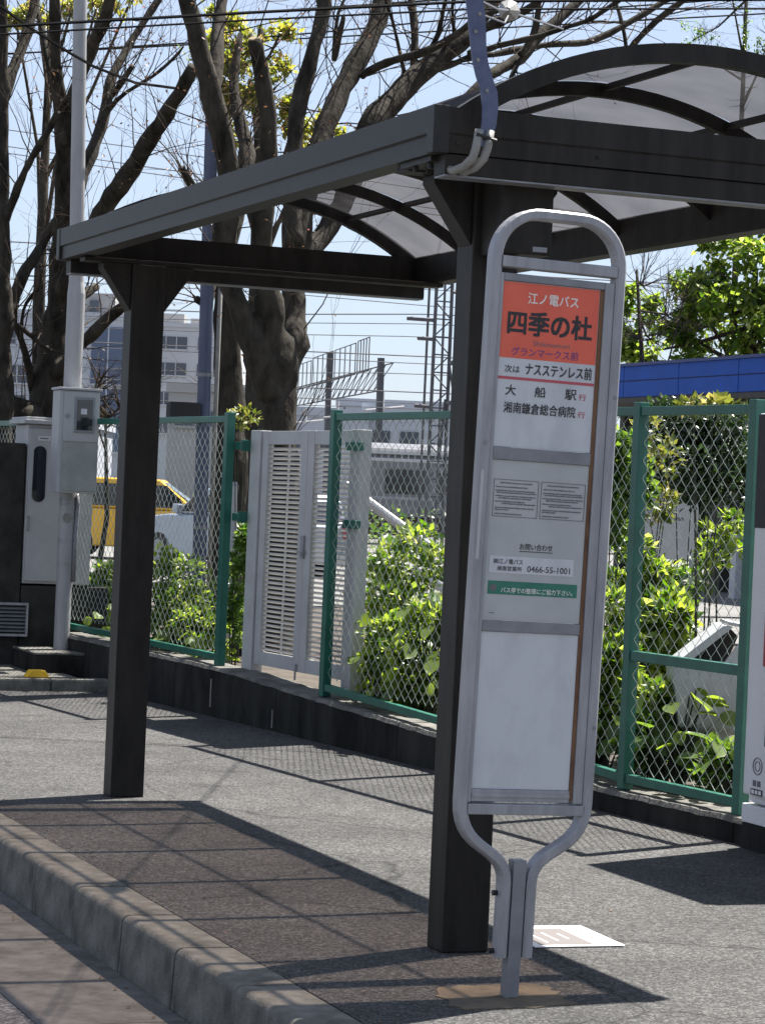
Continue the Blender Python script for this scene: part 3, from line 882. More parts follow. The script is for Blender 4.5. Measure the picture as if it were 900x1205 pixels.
# green stubs that tie the fence ends to the gate posts
for s0_, s1_, lab in ((4.715, 4.83, 'pair of green fence stubs joining the left fence to the white gate'), (3.33, 3.13, 'pair of green fence stubs joining the right fence to the white gate')):
    stb = thing('fence_stub', lab, 'fence bracket', fpt(s0_, .05, 1.72), (0, 0, FROT), 'green stubs beside the gate')
    for zz in (0, -.46):
        mb = MB()
        if s0_ > 4: mb.box(s0_ * 0, .115, -.02, .02, zz, zz + .05); mb.box(-.012, .0, -.03, .03, zz - .01, zz + .062)
        else: mb.box(-.20, -.032, -.055, -.015, zz, zz + .05)
        mb.build('bracket', 'fence', stb, bevel=.003)

# ------------------------------------------------------------------ vending machine
VX, VY = 5.54, 9.645          # front plane, far edge
vm = thing('vending_machine', 'white drinks vending machine with red trimmed window standing by the fence end', 'vending machine', (VX + .35, VY - .52, .115))
def v(mb, y0, y1, x0, x1, z0, z1): return mb.box(x0 - .35, x1 - .35, .52 - y1, .52 - y0, z0 - .115, z1 - .115)  # y measured from the far edge towards us
mb = v(MB(), 0, 1.03, .02, .70, .20, 1.90); mb.build('cabinet', 'machine', vm, bevel=.012)
mb = v(MB(), -.02, 1.05, .0, .69, .115, .195); mb.build('plinth', 'machine', vm, bevel=.006)
mb = v(MB(), .015, 1.015, -.018, .018, .24, 1.885); door = mb.build('door', 'machine', vm, bevel=.010)
mb = v(MB(), .018, 1.012, -.0205, -.0182, 1.39, 1.88); tag(mb.build('upper_panel', 'black', door, bevel=.0), 'black upper front panel')
mb = v(MB(), .10, .19, -.0222, -.0207, 1.56, 1.64); mb.build('price_card', 'pinkcard', door)
mb = v(MB(), .145, .93, -.0215, -.0185, .80, 1.375); mb.build('window_trim', 'mred', door, bevel=.001)
mb = v(MB(), .163, .91, -.024, -.022, .82, 1.355); mb.build('window', 'glass', door)
mb = v(MB(), .19, .60, -.024, -.0185, .46, .68); mb.build('dispenser_flap', 'black', door, bevel=.002)
mb = v(MB(), .20, .59, -.030, -.0245, .50, .53); mb.build('flap_ledge', 'alu2', door)
mb = v(MB(), .66, .77, -.026, -.0185, .50, .74); mb.build('coin_panel', 'alu2', door, bevel=.002)
mb = MB()
pts = [(-.35 - .0195, .52 - (.135 + .038 * math.cos(R(a))), .37 - .115 + .036 * math.sin(R(a))) for a in range(0, 361, 20)]
mb.tube(pts, .0028, 5, cap=False); mb.build('emblem_ring', 'alu2', door)
mb = MB()
pts = [(-.35 - .0195, .52 - (.135 + .021 * math.cos(R(a))), .37 - .115 + .021 * math.sin(R(a))) for a in range(0, 361, 24)]
mb.tube(pts, .0022, 5, cap=False); mb.build('emblem_ring', 'alu2', door)
mb = v(MB(), .085, .185, -.0195, -.0182, .245, .272); mb.build('recycling_mark', 'ink', door)
mb = MB()
for k in range(3): v(mb, .092 + .03 * k, .114 + .03 * k, -.0202, -.0196, .250, .267)
tag(mb.build('recycling_print', 'machine', door), kind='stuff')
mb = MB()
for k in range(2): v(mb, .10 + .037 * k, .128 + .037 * k, -.0195, -.0182, .283, .308)
tag(mb.build('recycling_print', 'ink2', door), kind='stuff')
for zz in (.255, .30): pass

mb = MB(); mb.box(5.545, 5.66, VY - 1.05, VY + .02, -.05, .1135); pad_ = tag(mb.build('concrete_pad', 'wall', bevel=.006), 'narrow dark concrete pad under the front of the vending machine', 'pad')
# ------------------------------------------------------------------ pole with meter box, cabinet, dark block at the far left
bs = thing('pole_base', 'low rough concrete block under the white pole', 'concrete base', (4.70, 18.2, .08))
MB().box(-.30, .32, -.35, .35, -.03, .132).build('block', 'wall', bs, bevel=.02)
MB().box(-.295, .315, -.345, .345, .1325, .151).build('sunlit_top', 'walltop', bs, bevel=.008)  # sunlight on the block top put into a paler slab
pl = thing('utility_pole', 'tall white steel pole on a concrete block behind the grey meter box', 'pole', (4.70, 18.25, .232))
mb = MB(); mb.tube([(0, 0, 0), (0, 0, 1.12)], .058, 20); mb.tube([(0, 0, 1.12), (0, 0, 2.62), (-.004, 0, 2.70)], [.066, .066, .056], 20)
mb.tube([(-.004, 0, 2.70), (-.10, .0, 5.9)], [.055, .047], 20, cap=True)
mb.build('shaft', 'pole', pl, smooth=False)
for zz in (.62, .78, .80, 1.06, 1.09):
    mb = MB(); mb.tube([(0, 0, zz), (0, 0, zz + .022)], .0605, 20); mb.build('band', 'alu', pl)
mb = MB(); mb.tube([(.062, -.03, 1.15), (.07, -.03, 1.05), (.062, -.035, .9), (.058, -.04, .8), (.058, -.04, .5)], .017, 8); mb.build('conduit', 'alu2', pl, smooth=True)
mb = MB(); mb.tube([(-.012, -.06, .97), (-.012, -.066, .97)], .035, 16); mb.build('number_plate', 'conduit', pl)
mx = thing('meter_box', 'grey meter box with dark window clamped on the white pole', 'meter box', (4.685, 18.08, 1.385))
mb = MB(); mb.box(-.145, .155, -.11, .105, .0, .745); bx = mb.build('enclosure', 'box', mx, bevel=.008)
mb = MB(); mb.box(-.158, .168, -.125, .107, .747, .765); mb.build('lid', 'box', mx, bevel=.004)
mb = MB(); mb.box(-.115, .15, -.118, -.1105, .375, .735); mb.build('upper_door', 'box', mx, bevel=.003)
mb = MB(); mb.box(-.115, .15, -.118, -.1105, .015, .365); mb.build('lower_door', 'box2', mx, bevel=.003)
mb = MB(); mb.box(-.035, .115, -.124, -.1185, .44, .70); wn_ = mb.build('window_frame', 'alu2', mx, bevel=.003)
mb = MB(); mb.box(-.018, .098, -.1265, -.1245, .46, .68); mb.build('window', 'glass', mx)
mb = MB(); mb.box(.01, .055, -.1285, -.127, .575, .615); mb.build('meter_plate', 'panel', mx)
mb = MB(); mb.tube([(-.085, -.128, .56), (-.085, -.1185, .56)], .014, 10); mb.build('lock', 'alu2', mx)
mb = MB(); mb.tube([(-.095, -.122, .20), (-.095, -.1185, .20)], .01, 8); mb.build('lock', 'alu2', mx)
# dark masonry
mb = MB(); mb.box(1.6, 4.462, 18.62, 19.4, .05, 1.74)
tag(mb.build('masonry_wall', 'darkblock', bevel=.01), 'dark masonry wall with a louvre at the far left edge', 'wall')
db = thing('plinth_block', 'dark masonry plinth below the grey cabinet beside the pole base', 'plinth', (4.72, 18.75, .08))
mb = MB(); mb.box(-.25, .42, -.125, .7, -.02, .60); mb.build('block', 'darkblock', db, bevel=.012)
vt = thing('louvre_vent', 'grey louvred vent set low in the dark masonry wall', 'vent', (4.36, 18.6, .30))
for a in ((-.36, .16, 0, .018), (-.36, .16, .232, .25), (-.36, -.345, .019, .231), (.145, .16, .019, .231)):
    mb = MB(); mb.box(a[0], a[1], -.03, .018, a[2], a[3]); mb.build('frame', 'alu', vt)
mb = MB(); mb.box(-.344, .144, .008, .017, .019, .231); mb.build('back', 'black', vt)
for k in range(7):
    mb = MB(); mb.box(-.344, .144, -.012, .012, -.002, .002, Matrix.Translation((0, -.012, .04 + k * .028)) @ Matrix.Rotation(R(35), 4, 'X')); mb.build('slat', 'alu2', vt)
cb = thing('cable_cabinet', 'tall pale grey cabinet with a dark slot window on the plinth', 'cabinet', (4.69, 18.62, .695))
mb = MB(); mb.box(-.215, .30, 0, .42, 0, 1.19); mb.build('carcass', 'box', cb, bevel=.008)
mb = MB(); mb.box(-.205, .045, -.018, -.001, .02, 1.16); mb.build('door', 'box', cb, bevel=.004)
mb = MB(); mb.box(-.26, .32, -.05, .45, 1.192, 1.225); mb.box(-.245, .305, -.03, .44, 1.2255, 1.245); mb.build('lid', 'box', cb, bevel=.006)
mb = MB()
sl = [(-.125 + .05 * math.cos(R(a)) , (.98 if a < 180 else .66) + .05 * math.sin(R(a))) for a in list(range(0, 181, 20)) + list(range(180, 361, 20))]
mb.prism([(a * 1.0, b) for a, b in sl], lambda a, b, d: (a, d, b), -.022, -.019); mb.build('slot_window', 'glass', cb)
mb = MB(); mb.box(-.145, -.05, -.0205, -.0185, 1.07, 1.105); mb.build('label_plate', 'panel', cb)
mb = MB(); mb.box(-.13, -.065, -.0215, -.0207, 1.083, 1.092); mb.build('label_print', 'ink2', cb)
mb = MB(); mb.tube([(-.195, -.02, .40), (-.195, -.05, .40), (-.195, -.05, .50), (-.195, -.02, .50)], .008, 6); mb.build('handle', 'alu2', cb)
mk = MB(); 
mk.prism([(-.085, 0), (.085, 0), (.05, .05), (-.05, .05)], lambda a, b, d: (4.32 + a, 17.43 + d, .0885 + b), -.05, .05)
tag(mk.build('kerb_marker', 'yellow', bevel=.006), 'small yellow reflector block on the far kerb', 'kerb marker')

# blue pole behind the fence
bp_ = thing('sign_pole', 'blue grey steel pole with a pale conduit strapped along it behind the fence', 'pole', (6.02, 19.13, .14))
mb = MB(); mb.tube([(0, 0, 0), (-.06, .03, 4.50)], [.056, .052], 16); mb.build('shaft', 'bluepole', bp_)
mb = MB(); mb.tube([(.068, -.02, .3), (.062, -.02, 2.0), (.055, -.02, 4.2)], .018, 8); mb.build('conduit', 'conduit', bp_, smooth=True)
mb = MB(); mb.tube([(.10, .03, 3.0), (.10, .03, 4.1)], .03, 10); mb.build('conduit', 'conduit', bp_, smooth=True)
for zz in (1.0, 2.2, 3.4, 4.40):
    mb = MB(); mb.tube([(-.013 * zz, .0065 * zz, zz), (-.013 * zz, .0065 * zz, zz + .03)], .058, 16); mb.build('band', 'alu2', bp_)
mb = MB(); mb.box(-.32, -.07, -.06, .06, 1.83, 1.99); mb.build('terminal_box', 'black', bp_, bevel=.01)

# white bin in the garden
wb = thing('plastic_bin', 'white plastic bin with a slanted open hood among the broad leaves', 'bin', (6.15, 11.02, .16), (0, 0, R(-22)))
def loft(rings):
    mb = MB(); n = len(rings[0]); vs = [p for r_ in rings for p in r_]; fs = []
    for k in range(len(rings) - 1):
        for j in range(n): fs.append((k * n + j, k * n + (j + 1) % n, k * n + n + (j + 1) % n, k * n + n + j))
    fs += [tuple(range(n - 1, -1, -1)), tuple(range((len(rings) - 1) * n, len(rings) * n))]
    return mb.add(vs, fs)
def ring(z, x0, x1, y0, y1): return [(x0, y0, z), (x1, y0, z), (x1, y1, z), (x0, y1, z)]
loft([ring(.0, -.13, .02, -.10, .12), ring(.20, -.15, .05, -.12, .14), ring(.24, -.20, .19, -.17, .17), ring(.48, -.235, .215, -.19, .19), ring(.55, -.235, .215, -.19, .19)]).build('tub', 'white', wb, bevel=.015)
# hood: two sloping wings with a dark filler painting the shade between them
mb = MB(); mb.prism([(-.225, .552), (-.165, .552), (.045, .735), (.015, .742), (-.005, .74)], lambda a, b, d: (a, d, b), -.17, .17); mb.build('hood', 'white', wb, bevel=.006)
mb = MB(); mb.prism([(-.163, .553), (.05, .553), (.10, .68), (.046, .733)], lambda a, b, d: (a, d, b), .06, .165); mb.build('hood_shade', 'store', wb)
mb = MB(); mb.prism([(.0, .552), (.21, .552), (.21, .715), (.105, .70)], lambda a, b, d: (a, d, b), -.175, -.155); mb.build('side_panel', 'white', wb, bevel=.004)
mb = MB(); mb.prism([(.02, .745), (.215, .718), (.215, .735), (.02, .762)], lambda a, b, d: (a, d, b), -.17, .17); mb.build('lid', 'white', wb, bevel=.004)

# ------------------------------------------------------------------ trees: limbs placed one by one, twigs grown along them
TREES={
 'zelkova':[
  ('trunk',[(6.069, 17.601, 1.544, 0.1929), (6.057, 17.608, 1.855, 0.168), (6.046, 17.614, 2.134, 0.168), (6.033, 17.62, 2.321, 0.1743), (6.033, 17.621, 2.476, 0.1743), (6.04, 17.619, 2.601, 0.1245), (6.048, 17.617, 2.695, 0.0498)]),
  ('branch',[(5.979, 17.533, 2.129, 0.0805), (5.897, 17.513, 2.359, 0.0988), (5.816, 17.492, 2.538, 0.0893), (5.731, 17.473, 2.704, 0.0798), (5.641, 17.456, 2.875, 0.0735), (5.566, 17.432, 3.07, 0.0763), (5.541, 17.39, 3.321, 0.0792), (5.549, 17.335, 3.591, 0.079), (5.502, 17.301, 3.826, 0.0787), (5.434, 17.275, 4.028, 0.0785), (5.333, 17.263, 4.349, 0.0753), (5.221, 17.256, 4.697, 0.0661), (5.104, 17.251, 5.042, 0.0539)]),
  ('branch',[(5.409, 17.34, 4.203, 0.0485), (5.489, 17.562, 4.558, 0.0521), (5.56, 17.786, 4.878, 0.0466), (5.675, 17.994, 5.269, 0.0377)]),
  ('branch',[(6.037, 17.618, 2.227, 0.1245), (5.983, 17.56, 2.533, 0.1147), (5.924, 17.505, 2.836, 0.1019), (5.859, 17.452, 3.167, 0.0799), (5.829, 17.385, 3.466, 0.0704), (5.829, 17.307, 3.856, 0.064), (5.772, 17.251, 4.27, 0.0577), (5.695, 17.202, 4.479, 0.0514), (5.63, 17.148, 4.646, 0.0452)]),
  ('branch',[(6.121, 17.693, 2.265, 0.1064), (6.194, 17.758, 2.472, 0.1131), (6.246, 17.83, 2.605, 0.12), (6.287, 17.907, 2.756, 0.0856), (6.301, 17.995, 2.985, 0.0892), (6.334, 18.075, 3.184, 0.1056), (6.366, 18.156, 3.385, 0.1222), (6.398, 18.237, 3.62, 0.1066)]),
  ('branch',[(6.313, 18.053, 3.309, 0.0767), (6.309, 18.147, 3.669, 0.0674), (6.334, 18.229, 4.066, 0.0645), (6.384, 18.301, 4.434, 0.0647), (6.482, 18.354, 4.809, 0.0618), (6.573, 18.409, 5.068, 0.0555), (6.619, 18.483, 5.432, 0.0492)]),
  ('branch',[(6.414, 18.23, 3.511, 0.084), (6.543, 18.379, 3.971, 0.0815), (6.691, 18.52, 4.308, 0.0823), (6.853, 18.654, 4.626, 0.083), (7.05, 18.776, 4.936, 0.0838), (7.217, 18.909, 5.237, 0.0778), (7.358, 19.053, 5.616, 0.0717)]),
  ('branch',[(6.38, 18.134, 3.224, 0.0642), (6.514, 18.254, 3.32, 0.0777), (6.683, 18.36, 3.505, 0.0784), (6.873, 18.459, 3.831, 0.0856), (7.071, 18.556, 4.335, 0.1029), (7.27, 18.651, 4.553, 0.1004), (7.472, 18.745, 4.76, 0.0978), (7.72, 18.82, 4.985, 0.0884), (7.984, 18.889, 5.201, 0.0822), (8.205, 18.976, 5.473, 0.0691), (8.363, 19.087, 5.738, 0.0626)]),
  ('branch',[(7.015, 18.645, 4.74, 0.0233), (7.054, 18.492, 4.789, 0.0331), (7.14, 18.32, 4.833, 0.0329), (7.273, 18.13, 4.871, 0.0326), (7.391, 17.945, 4.935, 0.0292), (7.459, 17.781, 5.001, 0.0258), (7.559, 17.604, 5.099, 0.0224), (7.706, 17.408, 5.16, 0.0159)]),
  ('branch',[(7.838, 18.538, 5.078, 0.0404), (7.876, 18.33, 5.15, 0.04), (7.907, 18.124, 5.175, 0.0396), (7.949, 17.915, 5.192, 0.036), (8.029, 17.69, 5.255, 0.0292), (8.081, 17.477, 5.355, 0.0225)]),
  ('branch',[(7.586, 18.743, 4.825, 0.0304), (7.681, 18.856, 4.878, 0.0306), (7.879, 18.93, 4.963, 0.0274), (8.065, 19.007, 5.048, 0.0276), (8.306, 19.063, 5.109, 0.0278), (8.569, 19.111, 5.186, 0.028), (8.88, 19.139, 5.265, 0.0282), (9.195, 19.166, 5.317, 0.0283), (9.509, 19.193, 5.482, 0.0285), (9.852, 19.21, 5.702, 0.0251), (10.099, 19.264, 5.875, 0.0217)]),
  ('branch',[(7.912, 18.616, 5.016, 0.027), (7.931, 18.424, 5.004, 0.0302), (7.961, 18.228, 5.011, 0.0233), (7.995, 18.03, 5.011, 0.0231), (8.124, 17.795, 5.042, 0.0229), (8.272, 17.553, 5.098, 0.0194), (8.358, 17.336, 5.138, 0.0192), (8.467, 17.109, 5.247, 0.0159)]),
  ('branch',[(7.77, 18.454, 4.536, 0.0402), (8.01, 18.545, 4.793, 0.0439), (8.207, 18.653, 4.93, 0.0442), (8.413, 18.756, 5.048, 0.048), (8.637, 18.854, 5.286, 0.045), (8.839, 18.959, 5.45, 0.0419), (9.076, 19.052, 5.653, 0.0352), (9.249, 19.169, 5.848, 0.0284)]),
  ('branch',[(8.366, 18.652, 5.042, 0.0307), (8.431, 18.627, 5.154, 0.0307), (8.481, 18.609, 5.348, 0.0273), (8.485, 18.608, 5.567, 0.0205)]),
  ('branch',[(8.367, 18.652, 5.015, 0.0205), (8.279, 18.578, 4.893, 0.0204), (8.204, 18.499, 4.786, 0.0135)]),
  ('branch',[(9.883, 19.776, 5.393, 0.0294), (9.918, 19.709, 5.475, 0.0294), (10.013, 19.619, 5.611, 0.0293), (10.128, 19.521, 5.74, 0.0292), (10.276, 19.409, 5.869, 0.0219)]),
  ('branch',[(9.884, 19.776, 5.364, 0.0184), (9.879, 19.851, 5.566, 0.0185), (9.868, 19.928, 5.74, 0.0185), (9.828, 20.016, 5.958, 0.0149)]),
  ('branch',[(7.53, 18.873, 4.81, 0.0272), (7.577, 18.963, 5.046, 0.0307), (7.599, 19.064, 5.303, 0.0309), (7.593, 19.175, 5.596, 0.0241)]),
  ('branch',[(7.647, 18.828, 5.033, 0.0204), (7.661, 18.68, 5.161, 0.0202), (7.64, 18.546, 5.326, 0.0168), (7.631, 18.407, 5.502, 0.0133)]),
  ('branch',[(7.449, 18.797, 4.771, 0.0203), (7.317, 18.635, 4.97, 0.0167), (7.185, 18.473, 5.164, 0.0133), (7.031, 18.32, 5.353, 0.0131)]),
  ('branch',[(6.689, 18.238, 5.105, 0.0195), (6.713, 18.363, 4.997, 0.0229), (6.721, 18.493, 4.821, 0.0197), (6.78, 18.606, 5.207, 0.0132), (6.921, 18.687, 5.436, 0.01)]),
  ('branch',[(7.908, 18.94, 5.077, 0.0171), (7.851, 18.82, 5.203, 0.017), (7.779, 18.706, 5.368, 0.0135), (7.745, 18.577, 5.545, 0.0101)]),
 ],
 'back_zelkova':[
  ('trunk',[(6.364, 19.528, 1.71, 0.1372), (6.344, 19.538, 2.052, 0.1235), (6.322, 19.549, 2.463, 0.1166), (6.281, 19.568, 2.873, 0.1098), (6.242, 19.586, 3.214, 0.1029), (6.254, 19.583, 3.558, 0.0892)]),
  ('branch',[(6.249, 19.583, 3.352, 0.0755), (6.42, 19.734, 3.861, 0.0693), (6.508, 19.917, 4.235, 0.0629), (6.507, 20.134, 4.542, 0.053), (6.511, 20.349, 4.854, 0.0392), (6.609, 20.528, 5.319, 0.0288)]),
  ('branch',[(6.245, 19.584, 3.146, 0.0514), (6.131, 19.45, 3.129, 0.0408), (6.037, 19.306, 2.938, 0.0405), (5.911, 19.177, 2.949, 0.0268)]),
  ('branch',[(6.199, 20.036, 3.801, 0.035), (6.058, 19.931, 3.932, 0.0382), (5.932, 19.82, 4.049, 0.031)]),
  ('branch',[(6.27, 19.576, 3.49, 0.0549), (6.22, 19.812, 3.713, 0.0485), (6.198, 20.037, 3.836, 0.042)]),
 ],
 'left_zelkova':[
  ('trunk',[(5.271, 21.033, 1.621, 0.2158), (5.245, 21.045, 1.943, 0.1942), (5.219, 21.058, 2.266, 0.1583), (5.247, 21.049, 2.592, 0.1367), (5.273, 21.04, 2.953, 0.1151), (5.286, 21.038, 3.313, 0.1043), (5.283, 21.041, 3.745, 0.0971)]),
  ('branch',[(5.286, 21.04, 3.673, 0.0935), (5.233, 20.902, 4.086, 0.0786), (5.162, 20.771, 4.421, 0.0709), (5.089, 20.64, 4.68, 0.0599), (5.02, 20.508, 5.006, 0.0524), (4.955, 20.375, 5.396, 0.0417), (4.887, 20.241, 5.538, 0.0345)]),
  ('branch',[(5.244, 20.941, 2.372, 0.0716), (5.307, 20.745, 2.477, 0.0604), (5.341, 20.56, 2.593, 0.0564), (5.412, 20.361, 2.722, 0.0525), (5.514, 20.15, 2.865, 0.0486), (5.659, 19.921, 2.987, 0.0345)]),
  ('branch',[(5.291, 21.033, 2.846, 0.0504), (5.416, 21.163, 2.955, 0.0435), (5.542, 21.294, 3.073, 0.0402), (5.691, 21.415, 3.171, 0.0331)]),
  ('branch',[(5.271, 20.934, 3.054, 0.0716), (5.341, 20.633, 3.36, 0.0778), (5.419, 20.327, 3.679, 0.0769), (5.472, 20.031, 3.878, 0.0759), (5.522, 19.736, 4.058, 0.0716), (5.581, 19.438, 4.267, 0.0639), (5.631, 19.143, 4.456, 0.0565), (5.7, 18.841, 4.7, 0.0459)]),
  ('branch',[(5.327, 21.024, 3.661, 0.0504), (5.438, 21.113, 4.018, 0.0543), (5.516, 21.215, 4.216, 0.0546), (5.62, 21.307, 4.455, 0.0512), (5.699, 21.409, 4.673, 0.0478), (5.761, 21.517, 4.959, 0.0444), (5.856, 21.613, 5.152, 0.0409), (5.966, 21.702, 5.326, 0.0374), (6.116, 21.775, 5.571, 0.0338), (6.294, 21.838, 5.85, 0.0265)]),
  ('branch',[(5.777, 21.606, 4.816, 0.0223), (5.815, 21.376, 4.923, 0.0258), (5.851, 21.148, 5.056, 0.0219)]),
  ('branch',[(5.201, 20.755, 4.281, 0.0567), (5.211, 20.581, 4.684, 0.0563), (5.257, 20.393, 4.965, 0.0559), (5.281, 20.212, 5.114, 0.0555), (5.298, 20.034, 5.24, 0.0516), (5.31, 19.859, 5.486, 0.0444)]),
  ('branch',[(5.714, 21.415, 4.697, 0.0221), (5.805, 21.111, 4.828, 0.0182), (5.934, 20.792, 4.928, 0.0144), (6.025, 20.488, 5.051, 0.0142), (6.022, 20.221, 5.104, 0.0105)]),
  ('stump',[(5.12, 20.877, 1.507, 0.1782), (5.028, 20.915, 1.824, 0.171), (4.982, 20.934, 1.986, 0.1639), (4.937, 20.953, 2.141, 0.1354)]),
  ('branch',[(5.102, 20.58, 4.533, 0.0492), (5.043, 20.821, 4.948, 0.0319), (5.041, 21.038, 5.229, 0.0251), (4.996, 21.273, 5.55, 0.0217)]),
 ],
 'edge_tree':[
  ('trunk',[(4.727, 20.604, 1.772, 0.1119), (4.72, 20.608, 2.122, 0.0979), (4.707, 20.616, 2.471, 0.0839), (4.706, 20.618, 2.821, 0.0909), (4.689, 20.627, 3.1, 0.0769), (4.661, 20.641, 3.659, 0.0629), (4.637, 20.654, 4.288, 0.0629), (4.609, 20.669, 4.846, 0.0594), (4.574, 20.687, 5.58, 0.0524)]),
  ('branch',[(4.7, 20.62, 2.807, 0.0559), (4.796, 20.745, 2.925, 0.0563), (4.907, 20.864, 3.167, 0.0497), (5.041, 20.973, 3.362, 0.0464), (5.144, 21.095, 3.537, 0.0468), (5.307, 21.193, 3.746, 0.0435), (5.459, 21.296, 3.957, 0.0328)]),
  ('branch',[(4.671, 20.637, 3.575, 0.035), (4.694, 20.457, 3.715, 0.0347), (4.726, 20.273, 3.907, 0.031), (4.759, 20.089, 4.062, 0.0307), (4.822, 19.893, 4.23, 0.0271), (4.859, 19.708, 4.386, 0.0235)]),
  ('branch',[(4.639, 20.655, 4.568, 0.0455), (4.722, 20.785, 4.839, 0.0458), (4.827, 20.907, 5.08, 0.0461), (4.919, 21.033, 5.323, 0.0429), (4.996, 21.166, 5.64, 0.0396)]),
  ('branch',[(4.727, 20.61, 2.794, 0.0175), (4.83, 20.676, 2.748, 0.0211), (4.948, 20.737, 2.681, 0.0212), (5.074, 20.795, 2.606, 0.0177), (5.172, 20.863, 2.565, 0.0143)]),
  ('branch',[(5.103, 21.103, 2.153, 0.036), (5.059, 21.035, 2.292, 0.0358), (5.006, 20.971, 2.466, 0.0321), (4.935, 20.914, 2.624, 0.0285), (4.858, 20.859, 2.773, 0.0213), (4.847, 20.778, 2.909, 0.0177)]),
  ('branch',[(4.921, 20.855, 2.635, 0.0177), (4.907, 20.781, 2.878, 0.0141), (4.963, 20.68, 3.018, 0.0141), (4.994, 20.587, 3.085, 0.0105), (4.97, 20.517, 3.253, 0.0105)]),
 ],
}

def smooth_path(P, n=3):
    """Catmull-Rom through (x,y,z,r)"""
    out = []
    for i in range(len(P) - 1):
        p0, p1, p2, p3 = P[max(i - 1, 0)], P[i], P[i + 1], P[min(i + 2, len(P) - 1)]
        for k in range(n):
            t = k / n
            out.append(tuple(0.5 * (2 * p1[c] + (p2[c] - p0[c]) * t + (2 * p0[c] - 5 * p1[c] + 4 * p2[c] - p3[c]) * t * t + (3 * p1[c] - p0[c] - 3 * p2[c] + p3[c]) * t ** 3) for c in range(4)))
    out.append(P[-1])
    return out
rt = random.Random(5)
def rvec(r): return Vector((r.uniform(-1, 1), r.uniform(-1, 1), r.uniform(-1, 1)))
def grow(mb, tips, p, d, length, r0, depth, r):
    n = max(3, int(length / .16))
    pts = [p.copy()]; rad = [r0]
    d = d.normalized()
    for i in range(n):
        d = (d + rvec(r) * .20 + Vector((0, 0, .05))).normalized()
        p = p + d * (length / n)
        pts.append(p.copy()); rad.append(max(.0013, r0 * (1 - .8 * (i + 1) / n)))
        if depth > 0 and i > 0 and r.random() < .85:
            sd = (d + rvec(r) * .9 + Vector((0, 0, .1))).normalized()
            grow(mb, tips, p.copy(), sd, length * r.uniform(.3, .55), rad[-1] * .7, depth - 1, r)
    mb.tube(pts, rad, 3, cap=False)
    tips += pts[1:]
def build_tree(key, label, ground_z, twig_n, twig_len, leaf, seed, bury=True, cut=()):
    r = random.Random(seed)
    limbs = TREES[key]
    base = Vector(limbs[0][1][0][:3])
    root = thing(key, label, 'tree', (base.x, base.y, ground_z))
    off = Vector((base.x, base.y, ground_z))
    tw = MB(); tips = []; stubs = []; trunk_path = None
    for li, (nm, P) in enumerate(limbs):
        P = list(P)
        if nm in ('trunk', 'stump') and ground_z < P[0][2]:
            P.insert(0, (P[0][0], P[0][1], ground_z + .45, P[0][3] * 1.12)); P.insert(0, (P[0][0], P[0][1], ground_z - .1, P[0][3] * 1.5))
        S_ = smooth_path(P)
        pts, rad = [], []
        for i, q in enumerate(S_):
            pts.append(Vector(q[:3]) - off + rvec(r) * q[3] * .10); rad.append(max(.006, q[3] * (1 + r.uniform(-.09, .09))))
        if nm == 'trunk': trunk_path = (pts, rad)
        elif nm == 'branch':
            near = min(range(len(trunk_path[0])), key=lambda q: (trunk_path[0][q] - pts[0]).length)
            if (trunk_path[0][near] - pts[0]).length < trunk_path[1][near] + rad[0]:
                acc = 0; e = 1
                while e < len(pts) - 1 and acc < .62: acc += (pts[e] - pts[e - 1]).length; e += 1
                stubs.append((pts[:e + 1], rad[:e - 1] + [rad[e - 1] * .93, rad[e] * .72]))
        n = 14 if rad[0] > .08 else (10 if rad[0] > .035 else 7)
        mb = MB(); mb.tube(pts, rad, n)
        if nm == 'trunk': continue_trunk = True
        else: continue_trunk = False
        if not continue_trunk:
            o = mb.build(nm, 'bark', root, smooth=True)
            rm_ = min(.02, rad[0] * .22)
            for v_ in o.data.vertices:
                c_ = v_.co
                v_.co = c_ + v_.normal * (noise.noise(Vector((c_.x * 7, c_.y * 7, c_.z * 3.2))) * rm_ + noise.noise(Vector((c_.x * 22, c_.y * 22, c_.z * 9))) * rm_ * .4)
            o.data.update()
        if li in cut:
            e = Vector(S_[-1][:3]) - off; dd = (pts[-1] - pts[-3]).normalized()
            m2 = MB(); m2.tube([pts[-1] + dd * .002, pts[-1] + dd * .02], [rad[-1] * .97, rad[-1] * .9], 12); m2.build('cut_end', 'cutwood', o)
        if nm == 'trunk' or li in cut: cnt = 2
        else: cnt = twig_n
        L = sum((pts[i + 1] - pts[i]).length for i in range(len(pts) - 1))
        for k in range(int(cnt * max(1, L))):
            i = r.randrange(int(len(pts) * .25), len(pts) - 1)
            d = (pts[i + 1] - pts[i]).normalized()
            grow(tw, tips, pts[i].copy(), d * .6 + rvec(r) * .9 + Vector((0, 0, .35)), twig_len * r.uniform(.35, 1.3), min(.0075, rad[i] * .4), 2, r)
    # trunk and limb collars grown together as one skin
    mb = MB(); mb.tube(trunk_path[0], trunk_path[1], 18)
    for a_, b_ in stubs: mb.tube(a_, b_, 14)
    o = mb.build('trunk', 'bark', root)
    o.modifiers.new('remesh', 'REMESH').mode = 'VOXEL'
    o.modifiers['remesh'].voxel_size = .03
    sm = o.modifiers.new('smooth', 'SMOOTH'); sm.factor = .5; sm.iterations = 9
    me = bpy.data.meshes.new_from_object(o.evaluated_get(bpy.context.evaluated_depsgraph_get()))
    o.modifiers.clear(); o.data = me
    if not me.materials: me.materials.append(M['bark'])
    me.shade_smooth()
    for v_ in me.vertices:
        c_ = v_.co
        k_ = noise.noise(Vector((c_.x * 5, c_.y * 5, c_.z * 2.2))) * .022 + noise.noise(Vector((c_.x * 16, c_.y * 16, c_.z * 6))) * .008
        v_.co = c_ + v_.normal * k_
    me.update()
